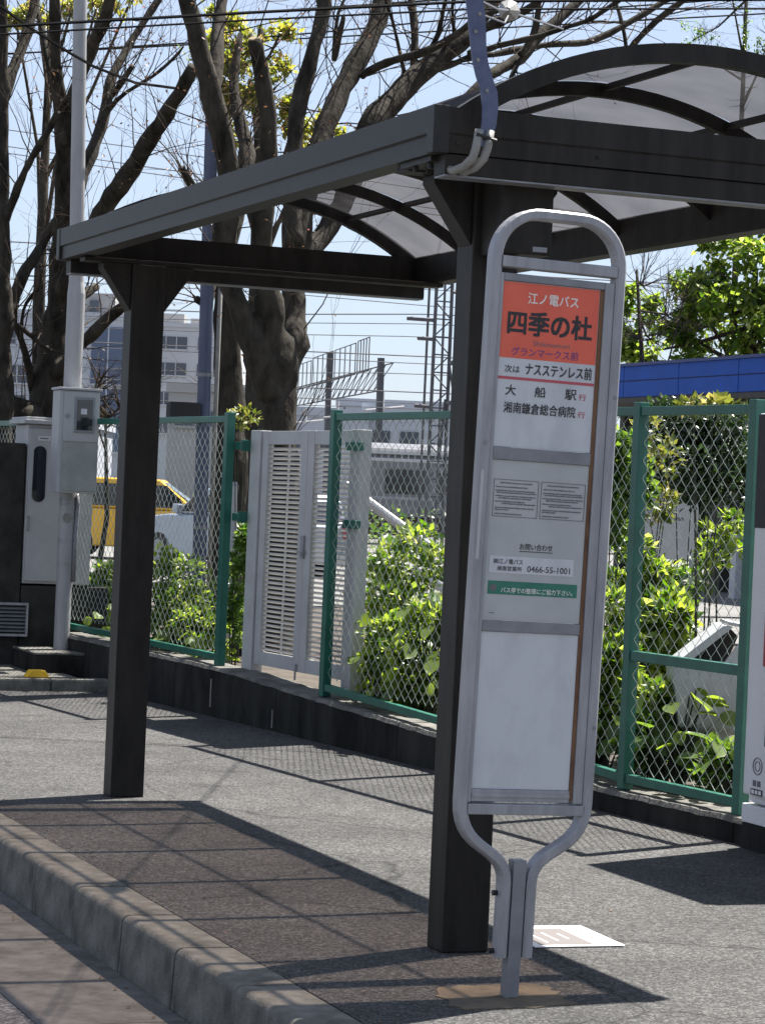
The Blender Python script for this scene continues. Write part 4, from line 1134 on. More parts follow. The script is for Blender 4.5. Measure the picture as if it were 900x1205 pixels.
    t_ = tag(tw.build('twigs', 'twig', root, recalc=False), kind='stuff')
    if leaf:
        lm = MB()
        for k in range(leaf[1]):
            p = r.choice(tips)
            lm.leaf(p + rvec(r) * .02, rvec(r) + Vector((0, 0, -.3)), rvec(r), leaf[2] * r.uniform(.6, 1.2), leaf[2] * .5)
        tag(lm.build('leaves', leaf[0], root, recalc=False), kind='stuff')
    return root
build_tree('zelkova', 'big forked zelkova with a knobbly trunk and pruned limbs standing behind the white gate', .12, 6, .9, ('leafr', 900, .03), 3, cut=(3,))
build_tree('back_zelkova', 'darker zelkova trunk close behind the big forked one beside the blue pole', .12, 9, .9, ('leafr', 300, .035), 4)
build_tree('left_zelkova', 'leaning zelkova with long slanting limbs behind the white pole and meter box', .12, 6, .9, ('leafr', 500, .035), 5)
build_tree('edge_tree', 'dark bare tree trunk cut by the left edge of the view', .12, 6, .9, None, 6)

# leafy trees: trunk, limbs and leaf clumps
def leafy_tree(name, label, base, top, clumps, m, leaf, seed, trunk_r=.12, bare=0, group=None, dens=1.0):
    r = random.Random(seed)
    base = Vector(base)
    root = thing(name, label, 'tree', base, group=group)
    tp = Vector(top) - base
    mid = tp * .5 + rvec(r) * .12
    mb = MB(); mb.tube([Vector((0, 0, -.1)), Vector((0, 0, .3)), mid, tp], [trunk_r * 1.3, trunk_r, trunk_r * .8, trunk_r * .35], 10); mb.build('trunk', 'bark', root, smooth=True)
    bm_ = MB(); lm = MB(); tips = []
    for (cx, cy, cz, rx, rz, n) in clumps:
        c = Vector((cx, cy, cz)) - base
        st = mid.lerp(tp, r.uniform(.0, .9))
        q = st.lerp(c, .5) + rvec(r) * .15
        bm_.tube([st, q, c], [trunk_r * .35, trunk_r * .22, .012], 6)
        for k in range(int(6 + bare)):
            grow(bm_, tips, q.lerp(c, r.random()), rvec(r) + Vector((0, 0, .4)), rx * 1.1, .010, 1, r)
        sub = [c + Vector((r.gauss(0, rx * .5), r.gauss(0, rx * .5), r.gauss(0, rz * .5))) for _ in range(max(4, n // 45))]
        for k in range(int(n * dens)):
            s_ = r.choice(sub)
            p = s_ + Vector((r.gauss(0, rx * .17), r.gauss(0, rx * .17), r.gauss(0, rz * .17)))
            lm.leaf(p, rvec(r) + Vector((0, 0, -.25)), rvec(r) * .7 + Vector((0, 0, 1)), leaf * r.uniform(.6, 1.3), leaf * .55)
    tag(bm_.build('limbs', 'twig', root, recalc=False), kind='stuff')
    if lm.v: tag(lm.build('leaves', m, root, recalc=False), kind='stuff')
    return root
leafy_tree('leafy_tree', 'bright green leafy tree rising above the blue canopy', (25.2, 44.0, .15), (25.0, 44.0, 6.3),
           [(24.6, 44.2, 5.6, 1.0, .8, 700), (25.6, 43.7, 6.0, 1.0, .8, 700), (23.5, 44.6, 4.9, .7, .5, 330), (24.4, 44.2, 4.7, .9, .5, 500), (25.9, 43.6, 4.9, 1.0, .6, 600), (22.9, 44.8, 4.5, .45, .3, 130), (26.6, 43.3, 5.7, 1.0, .9, 600), (25.0, 44.6, 6.9, .9, .5, 400), (26.2, 43.9, 6.9, .8, .5, 350), (24.0, 44.0, 6.2, .5, .5, 160), (26.9, 43.2, 6.6, .9, .9, 500), (23.0, 44.6, 5.4, .55, .5, 220), (22.6, 44.9, 4.7, .5, .35, 170), (23.8, 44.3, 5.7, .6, .5, 250)], 'leaf', .19, 21, .16, dens=2.3)
leafy_tree('bare_tree', 'slim bare tree with fine grey twigs left of the leafy tree', (20.4, 39.4, .15), (20.1, 39.5, 5.6),
           [(20.2, 39.4, 5.3, .9, .8, 0), (20.6, 39.2, 4.8, .8, .6, 0), (20.9, 39.1, 5.4, .8, .7, 0), (19.9, 39.5, 4.5, .6, .6, 0), (20.5, 39.3, 4.3, .5, .4, 60)], 'leaf', .12, 22, .07, bare=12)
leafy_tree('ginkgo_tree', 'upright twiggy tree showing above the right end of the roof', (28.52, 51.18, .15), (28.52, 51.18, 15.35),
           [(28.52, 51.18, 12.62, 0.38, 0.85, 144), (27.64, 51.52, 12.11, 0.38, 0.51, 128), (27.46, 51.69, 12.2, 0.26, 0.43, 128), (29.0, 51.01, 12.11, 0.24, 0.68, 176), (28.15, 51.35, 13.65, 0.51, 0.85, 64), (29.17, 50.84, 13.48, 0.43, 0.85, 64)], 'leaf2', .08, 23, .09, bare=14)
leafy_tree('yellow_leaf_tree', 'yellow green tree in new leaf seen through the limbs of the big zelkova', (8.3, 24.8, .14), (8.2, 24.8, 6.2),
           [(7.95, 24.84, 5.95, .42, .38, 330), (7.9, 24.9, 5.4, .38, .36, 260), (8.35, 24.7, 5.6, .3, .35, 170), (8.55, 24.6, 5.3, .3, .3, 140), (8.95, 24.45, 5.2, .3, .25, 130), (9.3, 24.3, 5.35, .22, .14, 60), (7.75, 25, 6.3, .25, .2, 90), (8.4, 24.7, 6.2, .25, .2, 60)], 'leafg', .085, 24, .09, dens=3.2)
leafy_tree('yellow_leaf_tree', 'yellow green tree in new leaf at the upper left behind the white pole', (6.3, 25.55, .14), (6.2, 25.6, 6.3),
           [(5.86, 25.67, 6.15, .25, .25, 120), (6.06, 25.6, 6.25, .25, .2, 120), (6.38, 25.46, 6.3, .3, .2, 120), (6.62, 25.37, 6.35, .25, .18, 90), (6.9, 25.2, 6.35, .2, .15, 50), (6.2, 25.5, 6.6, .3, .2, 60)], 'leafg', .08, 25, .08, dens=1.8)
leafy_tree('bare_shrub', 'tangle of pale bare twigs between the meter box and the far shelter post', (6.3, 23.3, .14), (6.32, 23.3, 2.3),
           [(6.3, 23.3, 2.5, .28, .3, 0), (6.45, 23.2, 2.2, .28, .25, 0), (6.2, 23.4, 2.1, .3, .3, 0), (6.6, 23.2, 2.6, .25, .25, 0)], 'leaf', .1, 26, .03, bare=20)

# shrubs and hedges
def shrub(name, label, c, rad, n, leaf, m, seed, upright=.6, cat='shrub', zb=None, group=None, clump=7):
    r = random.Random(seed)
    c = Vector(c); zb = c.z - rad[2] if zb is None else zb
    root = thing(name, label, cat, (c.x, c.y, zb), group=group)
    o = Vector((0, 0, c.z - zb))
    st = MB(); lm = MB()
    K = []
    for _ in range(int(clump * 1.6)):
        u = rvec(r).normalized() * r.uniform(.35, .95)
        K.append((o + Vector((u.x * rad[0], u.y * rad[1], u.z * rad[2])), r.uniform(.16, .42), r.uniform(.75, 1.3)))
    W_ = [k[1] ** 2 for k in K]
    for q, _s, _l in K[::3]:
        st.tube([Vector((r.uniform(-.1, .1) * rad[0], r.uniform(-.1, .1) * rad[1], -.04)), Vector((q.x * .5, q.y * .5, max(.05, q.z * .55))), q], [.006, .004, .002], 4)
    for k in range(n):
        q, sz, lk = r.choices(K, W_)[0]
        u = rvec(r).normalized()
        f = r.uniform(.2, 1.0) ** .6 * (1.45 if r.random() < .08 else 1)
        mr_ = min(rad)
        p = q + Vector((u.x * (rad[0] + mr_) * .7, u.y * (rad[1] + mr_) * .7, u.z * (rad[2] * .5 + mr_ * .6))) * f * sz
        lm.leaf(p, u * .8 + rvec(r) * .6 + Vector((0, 0, .1)), Vector((0, 0, upright)) + u * .5 + rvec(r) * .5, leaf * lk * r.uniform(.5, 1.3), leaf * lk * r.uniform(.5, .85))
    tag(st.build('stems', 'stem', root, recalc=False), kind='stuff')
    tag(lm.build('foliage', m, root, recalc=False), kind='stuff')
    return root
shrub('leafy_shrub', 'rounded bright green shrub right of the white gate', (5.88, 14.45, 0.83), (0.32, 0.32, 0.52), 3200, 0.054, 'leaf', 40, clump=12, zb=.12)
shrub('leafy_shrub', 'loose bright shrub low between the gate and the near shelter post', (5.63, 13.63, 0.57), (0.26, 0.26, 0.31), 1664, 0.061, 'leaf', 41, clump=8, zb=.12)
shrub('leafy_shrub', 'small bright shrub at the foot of the right gate post', (5.56, 14.3, 0.37), (0.13, 0.22, 0.21), 640, 0.054, 'leaf', 42, clump=8, zb=.12)
shrub('leafy_shrub', 'green shrub behind the fence left of the far shelter post', (5.15, 19.03, 0.57), (0.22, 0.22, 0.47), 1664, 0.061, 'leaf', 43, clump=8, zb=.12)
shrub('leafy_shrub', 'mid green shrub behind the fence right of the far shelter post', (5.29, 17.26, 0.73), (0.31, 0.31, 0.42), 1984, 0.058, 'leaf', 44, clump=12, zb=.12)
shrub('leafy_shrub', 'bright low shrub by the bottom rail right of the far shelter post', (5.3, 16.77, 0.48), (0.21, 0.22, 0.22), 1056, 0.050, 'leaf', 45, clump=8, zb=.12)
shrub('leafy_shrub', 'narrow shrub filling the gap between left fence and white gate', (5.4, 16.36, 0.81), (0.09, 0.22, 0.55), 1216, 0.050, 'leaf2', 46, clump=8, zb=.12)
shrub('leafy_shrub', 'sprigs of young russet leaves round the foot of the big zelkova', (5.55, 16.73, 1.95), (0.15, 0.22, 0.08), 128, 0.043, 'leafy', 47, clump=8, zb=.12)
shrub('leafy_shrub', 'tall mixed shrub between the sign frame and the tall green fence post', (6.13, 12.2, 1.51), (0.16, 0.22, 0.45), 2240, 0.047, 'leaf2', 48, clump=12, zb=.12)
shrub('leafy_shrub', 'pale yellow shrub hanging over the top rail beside the blue canopy', (6.27, 11.4, 1.99), (0.21, 0.22, 0.04), 224, 0.054, 'leafy', 49, clump=8, zb=.12)
shrub('leafy_shrub', 'bright shrub low between the sign frame and the tall green fence post', (5.83, 11.56, 0.58), (0.16, 0.22, 0.43), 2080, 0.058, 'leaf', 50, clump=12, zb=.12)
shrub('leafy_shrub', 'upright bright shrub behind the mid rail', (6.2, 11.74, 0.68), (0.19, 0.22, 0.35), 1344, 0.061, 'leaf', 51, clump=8, zb=.12)
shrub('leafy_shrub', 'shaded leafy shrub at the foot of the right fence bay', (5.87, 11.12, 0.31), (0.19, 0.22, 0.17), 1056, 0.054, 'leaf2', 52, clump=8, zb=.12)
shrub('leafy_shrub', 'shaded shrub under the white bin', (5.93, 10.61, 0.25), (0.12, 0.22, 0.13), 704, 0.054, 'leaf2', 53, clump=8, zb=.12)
shrub('leafy_shrub', 'yellow flecked shrub beside the tall green fence post', (6.75, 13.03, 1.71), (0.15, 0.22, 0.34), 544, 0.050, 'leafy', 54, clump=8, zb=.12)
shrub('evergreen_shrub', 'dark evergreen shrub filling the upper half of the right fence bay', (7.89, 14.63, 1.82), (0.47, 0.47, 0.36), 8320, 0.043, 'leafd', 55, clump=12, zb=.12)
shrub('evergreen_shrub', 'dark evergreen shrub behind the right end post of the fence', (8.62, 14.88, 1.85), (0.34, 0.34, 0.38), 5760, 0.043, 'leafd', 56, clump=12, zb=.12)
shrub('leafy_shrub', 'sunlit sprig of leaves in front of the pale post', (7.14, 12.77, 1.27), (0.10, 0.22, 0.19), 288, 0.058, 'leaf', 57, clump=8, zb=.12)
shrub('leafy_shrub', 'fine leaved shrub between the rounded bushes left of the tall fence post', (6.4, 12.42, 1.03), (0.13, 0.22, 0.26), 1056, 0.054, 'leaf', 58, clump=8, zb=.12)
shrub('leafy_shrub', 'low bright clump of leaves right of the tall fence post', (5.87, 11.17, 0.46), (0.13, 0.22, 0.21), 1088, 0.058, 'leaf', 59, clump=8, zb=.12)
shrub('leafy_shrub', 'sparse twiggy shrub standing above the white bin', (6.86, 12.77, 1.02), (0.23, 0.23, 0.29), 736, 0.050, 'leaf2', 60, clump=8, zb=.12)


# broad leaved plants, every leaf an object
def leaf_mesh(L, W):
    vs, fs = [], []
    prof = [(0, .0), (.08, .30), (.25, .48), (.5, .5), (.75, .36), (.92, .15), (1, 0)]
    for i, (t, w) in enumerate(prof):
        zz = -.18 * L * t * t
        for k in (-1, 0, 1): vs.append((w * W * k, t * L, zz + (.10 * W * abs(k))))
    for i in range(len(prof) - 1):
        for k in (0, 1):
            a = i * 3 + k
            fs.append((a, a + 1, a + 4, a + 3))
    me = bpy.data.meshes.new('leaf'); me.from_pydata(vs, [], fs); me.update(); me.shade_smooth()
    return me
LM = []
for (L_, W_, mm) in ((.13, .12, 'leaf'), (.10, .085, 'leaf'), (.15, .13, 'leaf2'), (.11, .10, 'leaf2')):
    me = leaf_mesh(L_, W_); me.materials.append(M[mm]); LM.append(me)
def broad_plant(loc, n, h, spread, label, seed, which=(0, 1, 2)):
    r = random.Random(seed)
    root = thing('broad_leaf_plant', label, 'plant', loc, group='broad leaved plants under the fence')
    st = MB()
    for k in range(n):
        a = r.uniform(0, 2 * math.pi); q = spread * math.sqrt(r.random())
        p = Vector((q * math.cos(a), q * math.sin(a), h * r.uniform(.35, 1.0)))
        st.tube([(p.x * .15, p.y * .15, -.03), (p.x * .5, p.y * .5, p.z * .6), tuple(p)], [.006, .005, .003], 4, cap=False)
        o = obj('leaf', LM[r.choice(which)], None, root)
        o.location = p; o.rotation_euler = (r.uniform(-1.1, .5), r.uniform(-.7, .7), a - math.pi / 2 + r.uniform(-.9, .9))
        s = r.uniform(.7, 1.15); o.scale = (s, s, s)
    tag(st.build('stems', 'stem', root, recalc=False), kind='stuff')
    return root
broad_plant((5.83, 11.29, .16), 24, 0.30, .2, 'broad leaved plant tight behind the tall green fence post', 70, (2, 3, 1))
broad_plant((5.8, 11.63, .16), 24, 0.35, .2, 'broad leaved plant just right of the sign frame', 71, (0, 1, 1))
broad_plant((5.89, 10.89, .16), 24, 0.43, .2, 'broad leaved plant left of the white bin', 72, (0, 1, 1))
broad_plant((5.92, 10.45, .16), 24, 0.25, .2, 'broad leaved plant beneath the end post beside the vending machine', 73, (2, 3, 1))
broad_plant((5.8, 11.62, .16), 24, 0.20, .2, 'low broad leaved plant on the soil behind the sign frame', 74, (0, 1, 1))
broad_plant((5.62, 13.42, .16), 24, 0.42, .2, 'broad leaved plant at the bottom rail beside the near shelter post', 75, (0, 1, 1))
broad_plant((5.56, 13.93, .16), 24, 0.38, .2, 'broad leaved plant at the foot of the white gate post', 76, (0, 1, 1))
broad_plant((5.58, 13.81, .16), 24, 0.71, .2, 'tall broad leaved plant under the rounded bright shrub', 77, (0, 1, 1))
broad_plant((5.63, 13.47, .16), 24, 0.73, .2, 'tall broad leaved plant beside the near shelter post', 78, (0, 1, 1))
broad_plant((5.1, 18.62, .16), 24, 0.35, .2, 'broad leaved plant left of the far shelter post', 79, (0, 1, 1))
broad_plant((5.27, 16.89, .16), 24, 0.45, .2, 'broad leaved plant by the rail near the left fence end post', 80, (0, 1, 1))
broad_plant((5.22, 17.34, .16), 24, 0.36, .2, 'broad leaved plant just right of the far shelter post', 81, (0, 1, 1))
broad_plant((5.3, 16.5, .16), 24, 0.36, .2, 'small broad leaved plant at the left fence end post', 82, (0, 1, 1))
broad_plant((5.08, 18.79, .16), 24, 0.52, .2, 'tall broad leaved plant beside the pole base', 83, (0, 1, 1))
broad_plant((5.86, 11.01, .16), 24, 0.25, .2, 'small shaded broad leaved plant at the bottom rail of the right bay', 84, (2, 3, 1))


# ------------------------------------------------------------------ beyond the garden
mb = MB(); mb.box(6.5, 75, 27.5, 62, -0.3, 0.172)
tag(mb.build('car_park', 'yard'), kind='structure')

def car(label, loc, rz, paint, L, W, H, belt, hood, seed, nm='parked_car'):
    """x forward; hood = (hood length, hood height)"""
    c = thing(nm, label, 'car', loc, (0, 0, rz))
    f, b = L / 2, -L / 2
    lo = .22
    low = [(b, lo + .15), (b + .02, belt - .1), (b + .12, belt), (f - hood[0], belt), (f - .25, hood[1]), (f - .03, hood[1] - .18), (f, lo + .2), (f - .05, lo), (b + .05, lo)]
    mb = MB(); mb.prism(low, lambda a, z, d: (a, d, z), -W / 2, W / 2); mb.build('body', paint, c, bevel=.05, seg=3)
    ws = f - hood[0]
    cabp = [(b + .10, belt + .002), (b + .20, H - .12), (b + .38, H), (ws - .75, H), (ws - .05, belt + .002)]
    mb = MB(); mb.prism(cabp, lambda a, z, d: (a, d, z), -W / 2 + .07, W / 2 - .07); mb.build('cabin', paint, c, bevel=.05, seg=3)
    for sd in (-1, 1):
        yo = sd * (W / 2 - .069)
        n = 2
        x0, x1 = b + .32, ws - .30
        for k in range(n):
            a, e = x0 + (x1 - x0) * k / n + .04, x0 + (x1 - x0) * (k + 1) / n - .04
            q = [(a, belt + .05), (e + (.12 if k == n - 1 else 0), belt + .05), (e - (.28 if k == n - 1 else 0), H - .1), (a + .03, H - .1)]
            mb = MB(); mb.prism(q, lambda a_, z, d: (a_, d, z), yo - .006, yo + .006); mb.build('side_window', 'glass', c)
        mb = MB(); mb.box(ws - .34, ws - .22, sd * (W / 2 + .02) - .06, sd * (W / 2 + .02) + .06, belt + .02, belt + .16); mb.build('mirror', paint, c, bevel=.02)
        for wx in (b + .62, f - .66):
            mb = MB(); mb.tube([(wx, sd * (W / 2 - .17), .29), (wx, sd * (W / 2 + .005), .29)], .29, 20); w_ = mb.build('wheel', 'black', c)
            mb = MB(); mb.tube([(wx, sd * (W / 2 + .004), .29), (wx, sd * (W / 2 + .012), .29)], .18, 16); mb.build('rim', 'alu', w_)
        mb = MB(); mb.box(f - .10, f + .004, sd * (W / 2 - .28) - .14, sd * (W / 2 - .28) + .14, lo + .3, lo + .45); mb.build('headlight', 'panel', c, bevel=.02)
        mb = MB(); mb.box(b - .006, b + .05, sd * (W / 2 - .14) - .07, sd * (W / 2 - .14) + .07, lo + .4, lo + .62); mb.build('tail_light', 'mred', c, bevel=.01)
    dx = .70
    for (xa, za), (xb, zb), nm2 in (((ws - .05, belt + .03), (ws - .72, H - .05), 'windscreen'), ((b + .11, belt + .08), (b + .205, H - .14), 'rear_window')):
        v_ = Vector((xb - xa, 0, zb - za)); nv = Vector((v_.z, 0, -v_.x)).normalized() * (1 if nm2 == 'windscreen' else -1)
        mb = MB()
        o1 = [Vector((xa, s_ * (W / 2 - .14), za)) + nv * t for t in (.012, .02) for s_ in (-1, 1)]
        o2 = [Vector((xb, s_ * (W / 2 - .18), zb)) + nv * t for t in (.012, .02) for s_ in (-1, 1)]
        mb.add([o1[0], o1[1], o1[3], o1[2], o2[0], o2[1], o2[3], o2[2]], [(0, 1, 2, 3), (4, 5, 6, 7), (0, 1, 5, 4), (1, 2, 6, 5), (2, 3, 7, 6), (3, 0, 4, 7)])
        mb.build(nm2, 'glass', c)
    mb = MB(); mb.box(b - .006, b + .02, -.17, .17, lo + .18, lo + .33); mb.build('number_plate', 'panel', c)
    return c
car('small yellow car parked beyond the left fence', (12.55, 43.4, .175), R(-21), 'cary', 3.4, 1.48, 1.42, .88, (.62, .82), 1)
car('silver blue car parked nose first beside the small yellow car', (12.6, 38.0, .175), R(112), 'carw', 3.5, 1.56, 1.30, .88, (.85, .82), 2)

# blue canopy store
CX_ = 19.2
st = thing('canopy_store', 'low shop with a bright blue panelled canopy edge behind the right fence', 'shop', (CX_, 33, .15))
def C(*p): return (p[0] - CX_, p[1] - 33, p[2] - .15)
def cbx(mb, x0, x1, y0, y1, z0, z1): return mb.box(x0 - CX_, x1 - CX_, y0 - 33, y1 - 33, z0 - .15, z1 - .15)
yy = 40.0; w = 1.93
for k in range(7):
    ya, yb = 39.96 - (k + 1) * w, 39.96 - k * w
    for z0, z1 in ((3.30, 3.555), (3.573, 3.81)):
        mb = MB(); cbx(mb, 19.2, 19.26, ya + .009, yb - .009, z0, z1); mb.build('fascia_panel', 'blue', st, bevel=.003, seg=1)
mb = MB(); cbx(mb, 19.235, 22.3, 39.96 - 7 * w, 39.95, 3.285, 3.80); mb.build('canopy_roof', 'bluedark', st)
mb = MB(); cbx(mb, 19.16, 22.4, 39.96 - 7 * w - .05, 40.0, 3.811, 3.86); mb.build('roof_edge', 'bluedark', st)
mb = MB(); cbx(mb, 19.20, 22.3, 39.96 - 7 * w, 39.96, 3.20, 3.283); mb.build('soffit', 'store', st)
for yc in (39.6, 36, 32, 28):
    mb = MB(); cbx(mb, 20.0, 20.18, yc - .09, yc + .09, .15, 3.2); mb.build('column', 'store', st)
mb = MB(); cbx(mb, 22.0, 22.25, 27, 39.9, .15, 3.19); mb.build('back_wall', 'store', st)

gp = thing('concrete_post', 'pale blue grey square post standing left of the fence end post', 'post', (18.9, 33.4, .15))
mb = MB(); mb.box(-.09, .09, -.09, .09, 0, 1.2); mb.build('shaft', 'bwhite', gp, bevel=.01)
mb = MB(); mb.box(-.2, .05, -.06, .06, 1.33, 1.45); mb.box(-.1, .02, -.04, .04, 1.2, 1.33); mb.build('lamp_head', 'black', gp)
nb = thing('notice_board', 'grey metal notice board on two legs seen through the right fence bay', 'notice board', (14.17, 26.66, .15), (0, 0, R(-24)))
mb = MB(); mb.box(-.31, .31, -.02, .02, .72, 1.40); mb.build('board', 'box', nb, bevel=.006)
mb = MB(); mb.box(-.33, .33, -.03, .03, 1.401, 1.43); mb.build('top_edge', 'alu', nb)
for sx in (-.25, .25):
    mb = MB(); mb.box(sx - .025, sx + .025, -.02, .02, -.05, .719); mb.build('leg', 'alu2', nb)
mb = MB(); mb.box(-.18, .14, -.0225, -.0205, 1.18, 1.22); mb.box(-.26, .05, -.0225, -.0205, 1.26, 1.275); tag(mb.build('faded_print', 'ink2', nb), kind='stuff')
hd = thing('white_handrail', 'white sloping handrail behind the rounded bright shrub', 'handrail', (8.3, 20.4, .13))
mb = MB(); mb.tube([(-.55, .18, 1.42), (.5, -.24, .66), (1.0, -.44, .30)], .042, 10); mb.build('rail', 'panel', hd)
mb = MB(); mb.tube([(.0, -.06, .72), (.55, -.3, .36), (1.0, -.5, .1)], .042, 10); mb.build('rail', 'panel', hd)
for t in (-.5, .35, .9):
    mb = MB(); mb.tube([(t, .16 - .4 * (t + .55), -.1), (t, .16 - .4 * (t + .55), 1.38 - .73 * (t + .55))], .022, 8); mb.build('post', 'panel', hd)
wp = thing('white_bollard', 'slim white bollard between the left fence end post and the white gate', 'bollard', (5.93, 18.1, .13))
mb = MB(); mb.tube([(0, 0, -.05), (0, 0, 1.36)], .035, 12); mb.build('shaft', 'panel', wp)
mb = MB(); mb.tube([(0, 0, 1.361), (0, 0, 1.39)], [.037, .02], 12); mb.build('cap', 'alu', wp)

# train in the yard
VA = R(-21.5)
tr = thing('train_carriage', 'stainless railway carriage standing beyond the shrubs right of the white gate', 'train', (44.6, 89.6, -.35), (0, 0, VA))
mb = MB(); mb.prism([(-1.4, 1.1), (1.4, 1.1), (1.4, 3.35), (1.15, 3.72), (.0, 3.95), (-1.15, 3.72), (-1.4, 3.35)], lambda a, b, d: (d, a, b), -9.7, 9.7); mb.build('body', 'train', tr)
mb = MB(); mb.box(-9.6, 9.6, -1.2, 1.2, .35, 1.095); mb.build('underframe', 'underframe', tr)
mb = MB(); mb.box(-9.72, 9.72, -1.43, 1.43, 3.22, 3.34); mb.build('gutter_strip', 'trainroof', tr)
mb = MB(); mb.box(-9.72, 9.72, -1.43, 1.43, 3.50, 3.62); mb.build('gutter_strip', 'trainroof', tr)
mb = MB(); mb.box(-9.72, 9.72, -1.42, 1.42, 1.75, 1.86); mb.build('body_band', 'alu', tr)
for k in range(6):
    x = -8.6 + k * 3.0
    mb = MB(); mb.box(x, x + 1.55, -1.425, -1.39, 1.98, 2.92); mb.build('window', 'glass', tr)
    if k < 5:
        mb = MB(); mb.box(x + 1.85, x + 2.75, -1.42, -1.39, 1.15, 3.1); d_ = mb.build('door', 'alu2', tr)
        mb = MB(); mb.box(x + 2.0, x + 2.6, -1.432, -1.421, 2.0, 2.85); mb.build('pane', 'glass', d_)

# catenary gantries
def lattice(mb, a0, a1, b0, b1, n, r):
    a0, a1, b0, b1 = map(Vector, (a0, a1, b0, b1))
    mb.tube([a0, a1], r * 1.5, 4); mb.tube([b0, b1], r * 1.5, 4)
    for k in range(n):
        p, q, s_ = a0.lerp(a1, k / n), b0.lerp(b1, (k + .5) / n), a0.lerp(a1, (k + 1) / n)
        mb.tube([p, q], r, 3); mb.tube([q, s_], r, 3)
gy = thing('catenary_gantry', 'steel catenary gantry with two masts and a lattice beam above the white gate', 'gantry', (42.6, 112, -.36))
def G_(*p): return (p[0] - 42.6, p[1] - 112, p[2] + .36)
for p, zt in (((40.15, 102.6), 7.5), ((44.9, 122.0), 8.75)):
    mb = MB(); mb.bar(G_(p[0], p[1], -.36), G_(p[0] - .1, p[1], zt), .24, .24); mb.build('mast', 'steel', gy)
mb = MB()
for o_ in (0,): lattice(mb, G_(40.5, 102.3 + o_, 7.3), G_(47.6 + .35, 136 + o_, 7.45), G_(39.9, 102.6 + o_, 6.05), G_(47.6, 136 + o_, 6.35), 17, .026)
tag(mb.build('lattice_beam', 'steel', gy), kind='stuff')
for a, b, ht in ((.20, .30, 1.45), (.32, .52, 1.4), (.54, .76, 1.4), (.78, .98, 1.3)):
    mb = MB()
    P_ = lambda t, z: G_(40.5 + 7.3 * t, 102.3 + 33.7 * t, z)
    n = 4
    mb.tube([P_(a, 7.35 + ht), P_(b, 7.35 + ht)], .032, 4)
    for k in range(n + 1): mb.tube([P_(a + (b - a) * k / n, 7.3), P_(a + (b - a) * k / n, 7.35 + ht)], .026, 4)
    mb.tube([P_(a, 7.28), P_(b, 7.28)], .06, 4)
    mb.build('insulator_frame', 'steel', gy)
for t in (.05, .45, .8):
    mb = MB(); mb.tube([G_(40.4 + 7.3 * t, 102.3 + 33.7 * t, 6.1), G_(40.4 + 7.3 * t, 102.3 + 33.7 * t, 5.2)], .07, 5); mb.tube([G_(40.4 + 7.3 * t - .8, 102.6 + 33.7 * t, 5.25), G_(40.4 + 7.3 * t + .9, 102.0 + 33.7 * t, 5.5)], .05, 5); mb.build('hanger', 'trainroof', gy)
tw = thing('lattice_tower', 'tall lattice mast with side brackets just left of the near shelter post', 'mast', (23.15, 55.4, -.36))
mb = MB()
for (ox, oy) in ((-.22, 0), (.22, 0)):
    mb.tube([(ox, oy, 0), (ox * .9, oy, 7.4)], .042, 4)
    mb.tube([(ox, .44, 0), (ox * .9, .44, 7.4)], .03, 4)
k = 0
z = .2
while z < 7.2:
    a = -1 if k % 2 else 1
    mb.tube([(.22 * a, 0, z), (-.22 * a, 0, z + .42)], .02, 3); mb.tube([(-.22, 0, z), (.22, 0, z)], .02, 3)
    z += .42; k += 1
tag(mb.build('lattice_shaft', 'steel', tw), kind='stuff')
mb = MB()
lattice(mb, (.2, 0, 5.05), (3.2, -1.2, 5.9), (.15, 0, 4.1), (3.2, -1.2, 4.75), 8, .035)
mb.tube([(.3, -.05, 5.1), (.55, -.15, 6.1), (.75, -.22, 6.3), (1.1, -.35, 6.35), (3.0, -1.1, 6.9)], .04, 4); mb.tube([(.55, -.15, 6.1), (.85, -.3, 5.25)], .03, 4); mb.tube([(.85, -.3, 6.3), (.6, -.2, 5.2)], .03, 4); mb.tube([(.35, -.05, 5.5), (1.2, -.4, 5.7)], .03, 4)
mb.tube([(.15, 0, 4.2), (.05, 0, 2.8)], .035, 4)
tag(mb.build('side_bracket', 'steel', tw), kind='stuff')
for zz, l_ in ((6.75, .9), (6.05, -.8), (5.6, -.5), (4.0, -.5)):
    mb = MB(); mb.tube([(-.2 if l_ < 0 else .2, 0, zz), (l_, .3, zz + .02)], .05, 5); mb.build('arm', 'steel', tw)

# wires
def cable(label, pts, r, name='overhead_cable', group=None, sag=0.0, m='cable'):
    pts = [Vector(p) for p in pts]
    out = []
    for a, b in zip(pts, pts[1:]):
        L = (b - a).length; n = max(2, min(14, int(L / 2)))
        for k in range(n):
            t = k / n; p = a.lerp(b, t); p.z -= 4 * sag * t * (1 - t); out.append(p - pts[0])
    out.append(pts[-1] - pts[0])
    mb = MB(); mb.tube(out, r, 5)
    o = mb.build(name, m); o.location = pts[0]
    return tag(o, label, 'cable', group)
cable('thick black overhead cable crossing near the top of the view', [(-20, 25.1, 2.9), (3.51, 15.83, 4.31), (5.0, 15.25, 4.47), (6.29, 14.74, 4.60), (16, 10.8, 5.1)], .0105)
cable('second black overhead cable running just under the thick one', [(-20, 25.2, 2.75), (3.51, 15.9, 4.27), (5.0, 15.3, 4.43), (6.29, 14.8, 4.56), (16, 10.9, 5.02)], .007)
cable('thick drooping cable coming down from the top left to a big slanting limb', [(1.5, 14.2, 5.6), (3.2, 16.2, 4.72), (3.72, 16.82, 4.63), (3.98, 17.15, 4.58), (4.42, 17.62, 4.5), (4.68, 17.95, 4.48), (5.13, 18.42, 4.47), (5.64, 18.97, 4.55)], .0115)
